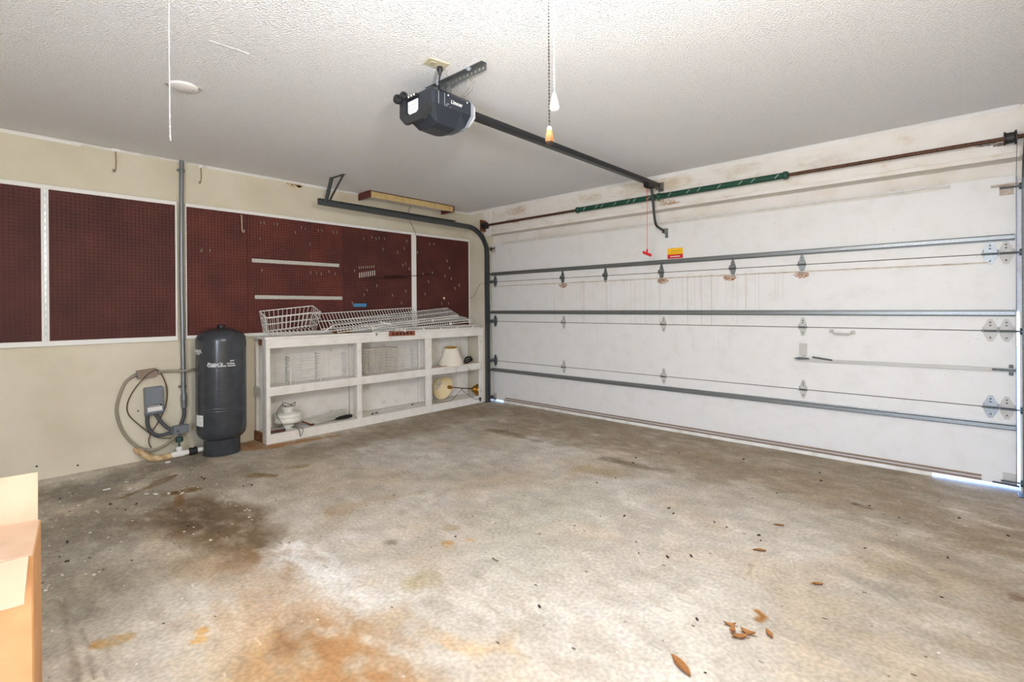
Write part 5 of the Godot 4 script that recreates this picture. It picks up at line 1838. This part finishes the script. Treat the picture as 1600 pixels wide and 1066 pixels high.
	p2.tube([Vector3(0.128, 0.030, 3.33), Vector3(0.135, 0.036, 3.20)], 0.020, 14)
	p2.tube([Vector3(0.127, 0.030, 3.345), Vector3(0.131, 0.033, 3.255)], 0.025, 14)
	p2.tube([Vector3(0.1295, 0.032, 3.29), Vector3(0.1295, 0.085, 3.29)], 0.020, 14)
	p2.tube([Vector3(0.1295, 0.072, 3.29), Vector3(0.1295, 0.092, 3.29)], 0.025, 14)
	part("tee", p2, mats.pvc, w)
	var p3 := MB.new()
	p3.tube([Vector3(0.134, 0.035, 3.225), Vector3(0.138, 0.037, 3.165)], 0.027, 14)
	p3.tube([Vector3(0.1345, 0.035, 3.218), Vector3(0.1352, 0.0355, 3.205)], 0.031, 14)
	p3.tube([Vector3(0.1368, 0.0365, 3.185), Vector3(0.138, 0.037, 3.172)], 0.031, 14)
	part("rubber_coupling", p3, mats.black_rubber, w)
	var p4 := MB.new()
	p4.tube([Vector3(0.138, 0.037, 3.17), Vector3(0.145, 0.040, 3.115)], 0.0195, 14)
	part("outlet_pipe", p4, mats.pvc, w)

	# pressure switch on its riser
	var s := thing("pressure_switch", "small grey pressure switch box on a riser above the pipe tee", "pressure switch", Vector3(0.11, 0.09, 3.285))
	var s1 := MB.new()
	s1.tube([Vector3(0.1295, 0.088, 3.29), Vector3(0.125, 0.20, 3.287)], 0.008, 8)
	part("riser", s1, mats.dull_steel, s)
	var s2 := MB.new()
	s2.lathe([Vector2(0.012, 0), Vector2(0.026, 0.004), Vector2(0.028, 0.012), Vector2(0.028, 0.030), Vector2(0.022, 0.042), Vector2(0.012, 0.046)], Vector3(0.127, 0.125, 3.288), Basis.IDENTITY, 12)
	part("diaphragm", s2, mats.green_valve, s)
	var s3 := MB.new()
	s3.obox(Vector3(0.105, 0.226, 3.275), Basis(Vector3.UP, 0.12), Vector3(0.032, 0.032, 0.052), 0.004)
	var sb := part("cover", s3, mats.grey_box, s)
	var s4 := MB.new()
	s4.lathe([Vector2(0, 0.008), Vector2(0.008, 0.006), Vector2(0.01, 0)], Vector3(0.138, 0.218, 3.30), Basis(Vector3.BACK, Vector3.RIGHT, Vector3.UP), 10)
	part("cover_nut", s4, mats.dull_steel, sb)

	# pump control box
	var k := thing("pump_control_box", "grey metal pump control box with printed label on the beige wall", "control box", Vector3(0.0, 0.36, 3.44))
	var kb := Basis(Vector3.RIGHT, 0.03)
	var k1 := MB.new()
	k1.obox(Vector3(0.031, 0.478, 3.438), kb, Vector3(0.031, 0.105, 0.062), 0.006)
	var kp := part("cover", k1, mats.grey_box, k)
	var k2 := MB.new()
	k2.obox(Vector3(0.026, 0.372, 3.438), kb, Vector3(0.026, 0.010, 0.060), 0.003)
	part("base_flange", k2, mats.grey_box_dark, k)
	var k3 := MB.new()
	k3.obox(Vector3(0.0625, 0.437, 3.436), kb, Vector3(0.0008, 0.0085, 0.046), 0.0)
	part("label_band", k3, mats.ink, kp)
	var k4 := MB.new()
	k4.obox(Vector3(0.0625, 0.410, 3.437), kb, Vector3(0.0008, 0.018, 0.048), 0.0)
	part("label", k4, mats.sticker_white, kp)
	var k5 := MB.new()
	for i in 9:
		k5.box(Vector3(0.0634, 0.434, 3.472 - i * 0.0085), Vector3(0.0638, 0.440, 3.478 - i * 0.0085))
	part("print", k5, mats.sticker_white, kp)
	var k6 := MB.new()
	k6.box(Vector3(0.0634, 0.417, 3.405), Vector3(0.0638, 0.4185, 3.47))
	k6.box(Vector3(0.0634, 0.400, 3.41), Vector3(0.0638, 0.4012, 3.478))
	part("print", k6, mats.red_label, kp)
	# thick flexible conduits below the box
	for q in [[[Vector3(0.03, 0.365, 3.482), Vector3(0.035, 0.27, 3.478), Vector3(0.045, 0.205, 3.44), Vector3(0.055, 0.190, 3.39), Vector3(0.07, 0.205, 3.325)], "black flexible conduit looping below the pump control box"], [[Vector3(0.03, 0.365, 3.425), Vector3(0.04, 0.31, 3.40), Vector3(0.055, 0.25, 3.36), Vector3(0.075, 0.222, 3.325)], "short flexible conduit slanting from control box to switch"]]:
		var m := MB.new()
		var path := smooth_path(q[0], 12)
		m.tube(path, 0.0135, 10)
		var cd := thing("flexible_conduit", q[1], "conduit", q[0][0])
		part("sheath", m, mats.dark_conduit, cd)
		for e in [[path[0], path[2]], [path[path.size() - 3], path[path.size() - 1]]]:
			var m2 := MB.new()
			m2.tube([e[0], e[1]], 0.018, 10)
			part("fitting", m2, mats.dull_steel, cd)
	# brown junction box
	var j := thing("junction_box", "small brown junction box on the wall above the control box", "junction box", Vector3(0, 0.69, 3.485))
	var jb := Basis(Vector3.RIGHT, 0.10)
	var j1 := MB.new()
	j1.obox(Vector3(0.024, 0.693, 3.485), jb, Vector3(0.024, 0.033, 0.062), 0.004)
	part("body", j1, mats.brown_box, j)
	var j2 := MB.new()
	j2.obox(Vector3(0.049, 0.693, 3.485), jb, Vector3(0.002, 0.034, 0.063), 0.001)
	part("lid", j2, mats.brown_box, j)
	for e in [1.0, -1.0]:
		var m := MB.new()
		var a := Vector3(0.026, 0.693 - e * 0.006, 3.485 + e * 0.06)
		m.tube([a, a + jb.z * (e * 0.022)], 0.012, 8)
		part("cable_clamp", m, mats.galvanized, j)
	# cables
	var C := [
		[[Vector3(0.03, 0.687, 3.565), Vector3(0.02, 0.63, 3.622), Vector3(0.014, 0.50, 3.664), Vector3(0.014, 0.39, 3.670), Vector3(0.016, 0.25, 3.632), Vector3(0.03, 0.13, 3.555), Vector3(0.05, 0.085, 3.48), Vector3(0.06, 0.085, 3.43), Vector3(0.08, 0.12, 3.36), Vector3(0.13, 0.205, 3.29)], 0.0105, "grey_cable", "thick grey cable looping from the junction box to the switch"],
		[[Vector3(0.03, 0.70, 3.41), Vector3(0.035, 0.698, 3.32), Vector3(0.06, 0.694, 3.24), Vector3(0.045, 0.694, 3.17), Vector3(0.03, 0.70, 3.13)], 0.0105, "grey_cable", "grey cable running from the junction box behind the tank"],
		[[Vector3(0.052, 0.722, 3.425), Vector3(0.055, 0.705, 3.46), Vector3(0.053, 0.67, 3.50), Vector3(0.02, 0.57, 3.566), Vector3(0.014, 0.466, 3.606), Vector3(0.016, 0.375, 3.594), Vector3(0.02, 0.26, 3.505), Vector3(0.035, 0.175, 3.42), Vector3(0.07, 0.150, 3.31)], 0.004, "brown_cable", "thin brown cable looping left round the control box"],
		[[Vector3(0.052, 0.722, 3.425), Vector3(0.03, 0.70, 3.40), Vector3(0.02, 0.64, 3.368), Vector3(0.015, 0.54, 3.344), Vector3(0.015, 0.41, 3.356), Vector3(0.02, 0.30, 3.405), Vector3(0.022, 0.20, 3.462), Vector3(0.03, 0.14, 3.472), Vector3(0.05, 0.10, 3.46)], 0.004, "brown_cable", "thin brown cable crossing down beside the control box"]]
	for q in C:
		var m := MB.new()
		m.tube(smooth_path(q[0], 8), q[1], 8)
		single("electric_cable", m, mats[q[2]], q[0][0], q[3], "cable", "cables on the beige wall")
	# plugged anchor holes in the wall
	for q in [[3.255, 0.555], [3.535, 0.40], [4.12, 0.10], [3.9, 0.055]]:
		var m := MB.new()
		m.lathe([Vector2(0, 0.003), Vector2(0.006, 0.002), Vector2(0.007, 0)], Vector3(0.0, q[1], q[0]), Basis(Vector3.BACK, Vector3.RIGHT, Vector3.UP), 10)
		single("wall_anchor", m, mats.ink, Vector3(0, q[1], q[0]), "dark screw anchor in the beige wall %s" % ("beside the conduit strap" if q[0] < 3.3 else ("beside the pump control box" if q[0] < 3.6 else "low above the floor")), "anchor", "anchors in the beige wall")
	# ring lying by the pipe
	var rg := MB.new()
	var pts := []
	for i in 25:
		pts.append(Vector3(0.215 + 0.016 * cos(TAU * i / 24.0), 0.004, 3.388 + 0.016 * sin(TAU * i / 24.0)))
	rg.tube(pts, 0.004, 6)
	single("plastic_ring", rg, mats.pvc, Vector3(0.215, 0, 3.388), "small white plastic ring on the floor by the pipe", "ring")

# ---------------------------------------------------------------- ceiling and high wall
func build_ceiling_bits() -> void:
	var d := thing("cover_plate", "round white cover plate on the ceiling beside the hanging string", "cover plate", Vector3(1.645, CEIL, 3.62))
	var m := MB.new()
	m.lathe([Vector2(0, -0.016), Vector2(0.062, -0.015), Vector2(0.07, -0.010), Vector2(0.071, 0)], Vector3(1.645, CEIL, 3.62), Basis.IDENTITY, 32)
	part("plate", m, mats.trim, d)
	for s in [-1.0, 1.0]:
		var n := MB.new()
		n.lathe([Vector2(0, -0.004), Vector2(0.004, -0.003), Vector2(0.005, 0)], Vector3(1.645 - s * 0.02, CEIL - 0.0155, 3.62 + s * 0.042), Basis.IDENTITY, 8)
		part("screw", n, mats.ink_grey, d)
		var n2 := MB.new()
		n2.obox(Vector3(1.645 - s * 0.03, CEIL - 0.003, 3.62 + s * 0.07), Basis(Vector3.UP, 0.4), Vector3(0.006, 0.003, 0.012), 0.001)
		part("tab", n2, mats.ink_grey, d)
	# hanging string: tied just above the top of the picture
	var st := thing("pull_string", "white knotted pull string hanging from the ceiling", "string", Vector3(2.47, CEIL, 3.875))
	var s1 := MB.new()
	s1.tube(smooth_path([Vector3(2.475, CEIL, 3.878), Vector3(2.476, 2.2, 3.879), Vector3(2.475, 2.05, 3.878), Vector3(2.478, 1.98, 3.879), Vector3(2.476, 1.92, 3.878), Vector3(2.480, 1.882, 3.877)], 5), 0.0018, 6)
	part("string", s1, mats.cord_white, st)
	for y in [1.985, 1.94, 1.9]:
		var n := MB.new()
		n.ball(Vector3(2.477, y, 3.878), 0.0034, 6)
		part("knot", n, mats.cord_white, st)
	# pull chains of the ceiling lamp
	var q := Vector2(4.170, 3.555)
	pull_chain(Vector3(q.x - 0.0, CEIL - 0.05, q.y + 0.0), CEIL - 0.40, 1.60, "dark bead pull chain with a brown wooden pull", true)
	pull_chain(Vector3(q.x + 0.019, CEIL - 0.05, q.y + 0.006), CEIL - 0.40, 1.668, "white bead pull chain with a white pull", false)
	# scar where a strip of plaster tape shows
	var sc := MB.new()
	sc.bar(Vector3(2.278, CEIL - 0.001, 3.677), Vector3(2.284, CEIL - 0.001, 3.504), 0.007, 0.003, Vector3.UP, 0.001)
	single("plaster_ridge", sc, mats.ceiling, Vector3(2.28, CEIL, 3.59), "thin raised plaster ridge across the ceiling", "ridge")
	# wire hooks under the ceiling
	for h in [[3.667, 2.42, 2.262, "rusty wire hook below a plaster blob at the ceiling"], [3.089, 2.41, 2.275, "rusty wire hook beside the top of the conduit"]]:
		var t := thing("wire_hook", h[3], "hook", Vector3(0, h[1], h[0]), "wire hooks near the ceiling")
		var w := MB.new()
		w.tube(smooth_path([Vector3(0.0, h[1] + 0.015, h[0]), Vector3(0.012, h[1], h[0]), Vector3(0.010, (h[1] + h[2]) / 2, h[0] - 0.004), Vector3(0.012, h[2] + 0.02, h[0]), Vector3(0.02, h[2], h[0] + 0.012), Vector3(0.025, h[2] + 0.02, h[0] + 0.016)], 5), 0.0032, 6)
		part("wire", w, mat("rusty_wire", rgb(150, 126, 90), 0.7, 0.2), t)
		var b := MB.new()
		b.obox(Vector3(0.012, h[1] + 0.012, h[0]), Basis(Vector3.BACK, 0.5), Vector3(0.014, 0.010, 0.03 if h[0] > 3.5 else 0.016), 0.006)
		part("plaster_blob", b, mats.caulk, t)
	# wooden valance of the old strip light
	var v := thing("light_valance", "wooden strip-light valance with dark brown ends under the ceiling", "light fixture", Vector3(0.11, 2.365, 1.0))
	var f := MB.new()
	f.box(Vector3(0.215, 2.368, 0.455), Vector3(0.232, 2.437, 1.578), 0.002)
	part("front_board", f, mats.valance_wood, v)
	var tp := MB.new()
	tp.box(Vector3(0.0, 2.430, 0.455), Vector3(0.232, CEIL, 1.578))
	part("top_board", tp, mats.brown_wood, v)
	for z in [1.587, 0.446]:
		var e := MB.new()
		e.box(Vector3(0.0, 2.365, z - 0.009), Vector3(0.236, CEIL, z + 0.009), 0.002)
		part("end_board", e, mats.brown_wood, v)
	var tb := MB.new()
	tb.tube([Vector3(0.10, 2.405, 0.48), Vector3(0.10, 2.405, 1.56)], 0.013, 12)
	part("unlit_tube", tb, mats.porcelain, v)
	var wr := MB.new()
	wr.tube(smooth_path([Vector3(0.06, 2.385, 0.954), Vector3(0.012, 2.34, 0.95), Vector3(0.006, 2.225, 0.925), Vector3(0.028, 2.104, 0.872), Vector3(0.026, 1.935, 0.811), Vector3(0.028, 1.676, 0.681), Vector3(0.030, 1.471, 0.545)], 6), 0.0026, 6)
	part("switch_wire", wr, mats.brown_cable, v)
	# thin wires by the door track
	var w1 := MB.new()
	w1.tube(smooth_path([Vector3(0.004, 1.34, 0.02), Vector3(0.06, 1.33, 0.004), Vector3(0.14, 1.40, 0.004), Vector3(0.22, 1.50, 0.004), Vector3(0.285, 1.515, 0.004), Vector3(0.292, 1.49, 0.004)], 6), 0.003, 6)
	single("sensor_wire", w1, mats.ink_grey, Vector3(0.14, 1.4, 0), "thin dark wire curving over the narrow beige wall", "wire")
	# stains: chipped plaster with rust at the ceiling joint
	for s in [[2.30, 2.412, 0.055], [2.23, 2.405, 0.03], [0.36, 2.41, 0.03]]:
		var mm := MB.new()
		for i in 14:
			var a := rng.randf() * TAU
			var rr: float = s[2] * rng.randf()
			mm.obox(Vector3(0.001, s[1] + sin(a) * rr * 0.35, s[0] + cos(a) * rr), Basis(Vector3.RIGHT, a), Vector3(0.002, 0.004 + 0.004 * rng.randf(), 0.006 + 0.008 * rng.randf()), 0.001)
		single("plaster_chip", mm, noisy("rust_plaster", [[0.0, rgb(170, 118, 60)], [0.5, rgb(206, 168, 116)], [1.0, rgb(232, 220, 200)]], 20.0, 0.05, 0.9, 0.0, 0.5, 23), Vector3(0, s[1], s[0]), "rust-stained flaking plaster where beige wall meets ceiling", "plaster flakes", "flaking plaster patches")

func pull_chain(at: Vector3, y0: float, y1: float, label: String, wood: bool) -> void:
	var t := thing("pull_chain", label, "pull chain", Vector3(at.x, y0, at.z))
	var step := 0.0075
	var n := int((y0 - y1) / step)
	var m := MB.new()
	for k in n:
		m.lathe([Vector2(0, -0.0026), Vector2(0.0026, 0), Vector2(0, 0.0026)], Vector3(at.x, y0 - k * step, at.z), Basis.IDENTITY, 6, true)
	m.tube([Vector3(at.x, y0, at.z), Vector3(at.x, y1, at.z)], 0.0009, 5)
	part("bead_chain", m, mats.chain_dark if wood else mats.cord_white, t)
	var o := Vector3(at.x, y1, at.z)
	if wood:
		var p := MB.new()
		p.lathe([Vector2(0, 0), Vector2(0.0041, -0.00082), Vector2(0.00574, -0.0082)], o, Basis.IDENTITY, 16, true)
		var pp := part("pull", p, mats.wood_pull_tip, t)
		var p2 := MB.new()
		p2.lathe([Vector2(0.00574, -0.0082), Vector2(0.0082, -0.01968), Vector2(0.00943, -0.02952), Vector2(0.00902, -0.03444)], o, Basis.IDENTITY, 16, true)
		part("pull_body", p2, mats.wood_pull, pp)
		var p3 := MB.new()
		p3.lathe([Vector2(0.00902, -0.03444), Vector2(0.00738, -0.03936), Vector2(0, -0.041)], o, Basis.IDENTITY, 16, true)
		part("pull_end", p3, mats.wood_pull_end, pp)
	else:
		var p := MB.new()
		p.lathe([Vector2(0, 0), Vector2(0.00328, -0.00164), Vector2(0.00656, -0.01476), Vector2(0.01025, -0.02952), Vector2(0.01025, -0.03608), Vector2(0.00492, -0.041), Vector2(0, -0.041)], o, Basis.IDENTITY, 16)
		part("pull", p, mats.enamel, t)

# ---------------------------------------------------------------- cardboard box
func build_cardboard() -> void:
	var h := 0.55
	var A := Vector3(2.728, 0, 4.287)
	var ex := Vector3(0.993, 0, 0.118)
	var ez := Vector3(-0.118, 0, 0.993)
	var L := 0.30
	var D := 0.52
	var t := thing("cardboard_box", "open brown cardboard box with raised flaps on the floor", "cardboard box", A + ex * (L * 0.5) + ez * (D * 0.5))
	var th := 0.005
	var walls := [
		[A + ex * (L * 0.5), ex, ez, L, "side_panel"],
		[A + ez * D + ex * (L * 0.5), ex, ez, L, "side_panel"],
		[A + ez * (D * 0.5), ez, ex, D, "side_panel"],
		[A + ex * L + ez * (D * 0.5), ez, ex, D, "front_panel"]]
	for w in walls:
		var m := MB.new()
		m.obox(w[0] + Vector3(0, h * 0.5, 0), Basis(w[1], Vector3.UP, w[2]), Vector3(w[3] * 0.5, h * 0.5 - 0.001, th * 0.5), 0.001)
		part(w[4], m, mats.cardboard, t)
	var bot := MB.new()
	bot.obox(A + ex * (L * 0.5) + ez * (D * 0.5) + Vector3(0, 0.004, 0), Basis(ex, Vector3.UP, ez), Vector3(L * 0.5 - 0.004, 0.003, D * 0.5 - 0.004))
	part("bottom", bot, mats.cardboard, t)
	# flaps: hinge line start, along, direction, width
	var up := Vector3.UP
	var F := [
		[A + up * h + ez * 0.004, ez, D - 0.008, (up * 0.98 - ex * 0.12).normalized(), 0.145],
		[A + up * h + ex * 0.004, ex, L - 0.008, (ez * 0.99 + up * 0.03).normalized(), 0.25],
		[A + up * h + ex * L + ez * 0.006, ez, D - 0.012, (ex * 0.86 - up * 0.42).normalized(), 0.15],
		[A + up * h + ez * D + ex * 0.004, ex, L - 0.008, (ez * 0.6 - up * 0.6).normalized(), 0.2]]
	for f in F:
		var m := MB.new()
		var nrm: Vector3 = (f[1] as Vector3).cross(f[3]).normalized()
		m.obox(f[0] + f[1] * (f[2] * 0.5) + f[3] * (f[4] * 0.5), Basis(f[1], f[3], nrm), Vector3(f[2] * 0.5, f[4] * 0.5, 0.002), 0.0008)
		part("flap", m, mats.cardboard_inner, t)

# ---------------------------------------------------------------- dry leaves and crumbs on the floor
func leaf_mesh(l: float, w: float, curl: float) -> ArrayMesh:
	var m := MB.new()
	var n := 10
	var last := []
	for i in n + 1:
		var f := float(i) / n
		var hw := w * pow(sin(PI * clampf(f * 0.96 + 0.02, 0, 1)), 0.8) * 0.5
		var z := (f - 0.5) * l
		var y := 0.003 + curl * pow(absf(f - 0.5) * 2.0, 2.0)
		var row := [Vector3(-hw, y + hw * 0.5, z), Vector3(0, y, z), Vector3(hw, y + hw * 0.5, z)]
		if i > 0:
			for k in 2:
				m.quad(last[k], last[k + 1], row[k + 1], row[k], Vector3.UP)
				var dn := Vector3(0, -0.0015, 0)
				m.quad(last[k] + dn, last[k + 1] + dn, row[k + 1] + dn, row[k] + dn, Vector3.DOWN)
		last = row
	m.tube([Vector3(0, 0.004, -l * 0.62), Vector3(0, 0.003, -l * 0.3), Vector3(0, 0.003, l * 0.45)], 0.0012, 5)
	return m.mesh()

func build_litter() -> void:
	var L := [
		[4.143, 2.836, 0.105, 0.032, 1.0, "long pale brown dry leaf lying alone on the concrete", 0.006],
		[4.311, 2.466, 0.050, 0.020, 0.65, "small tan dry leaf beside the cluster of curled leaves", 0.006],
		[4.236, 2.557, 0.060, 0.026, -0.9, "curled dark brown dry leaf in the cluster on the concrete", 0.014],
		[4.205, 2.535, 0.045, 0.020, 0.3, "curled dark brown dry leaf in the cluster on the concrete", 0.014],
		[4.252, 2.513, 0.052, 0.026, -1.5, "curled dark brown dry leaf in the cluster on the concrete", 0.014],
		[4.186, 2.508, 0.045, 0.018, -1.1, "curled dark brown dry leaf in the cluster on the concrete", 0.014],
		[4.366, 1.972, 0.045, 0.020, 2.2, "small brown dry leaf between the leaf cluster and the garage door", 0.006],
		[4.09, 1.82, 0.06, 0.022, 2.1, "flat tan dry leaf towards the garage door", 0.004],
		[4.08, 1.45, 0.05, 0.018, 2.0, "small tan dry leaf near the garage door", 0.006]]
	for q in L:
		var o := MeshInstance3D.new()
		o.name = numbered("dry_leaf")
		o.mesh = leaf_mesh(q[2], q[3], q[6])
		o.material_override = mats.leaf
		o.position = Vector3(q[0], 0.0, q[1])
		o.rotation.y = q[4]
		add_child(o)
		tag(o, q[5], "leaf", "dry leaves on the floor")
	# crumbs of bark and grit
	var cm := MB.new()
	cm.obox(Vector3(0, 0.003, 0), Basis.IDENTITY, Vector3(0.008, 0.003, 0.004), 0.002)
	var crumb := cm.mesh()
	var pts := []
	for k in 46:
		pts.append(Vector2(2.6 + rng.randf() * 2.6, 0.3 + rng.randf() * 2.6))
	for k in 18:
		pts.append(Vector2(0.2 + rng.randf() * 1.6, 2.9 + rng.randf() * 1.2 + 0.2))
	for p in pts:
		if p.x < 0.5 and p.y < 3.65:
			continue
		var o := MeshInstance3D.new()
		o.name = numbered("bark_crumb")
		o.mesh = crumb
		o.material_override = mats.dark_debris
		o.position = Vector3(p.x, 0, p.y)
		o.rotation.y = rng.randf() * TAU
		var s := 0.4 + rng.randf() * 0.9
		o.scale = Vector3(s, s, s)
		add_child(o)
		tag(o, "tiny dark crumb of bark lying on the concrete floor", "debris", "bark crumbs on the floor")
	var fl := [[0.95, 3.62, 0.02], [1.0, 3.56, 0.016], [0.9, 3.66, 0.014], [0.72, 3.72, 0.012], [1.06, 3.50, 0.018], [0.60, 3.82, 0.02], [0.52, 3.70, 0.012]]
	for q in fl:
		var m := MB.new()
		m.obox(Vector3(q[0], 0.002, q[1]), Basis(Vector3.UP, q[1] * 7.0), Vector3(q[2], 0.0015, q[2] * 0.45), 0.0005)
		single("paint_flake", m, mats.trim, Vector3(q[0], 0, q[1]), "white paint flake on the stained concrete near the tank", "paint flake", "paint flakes on the floor")
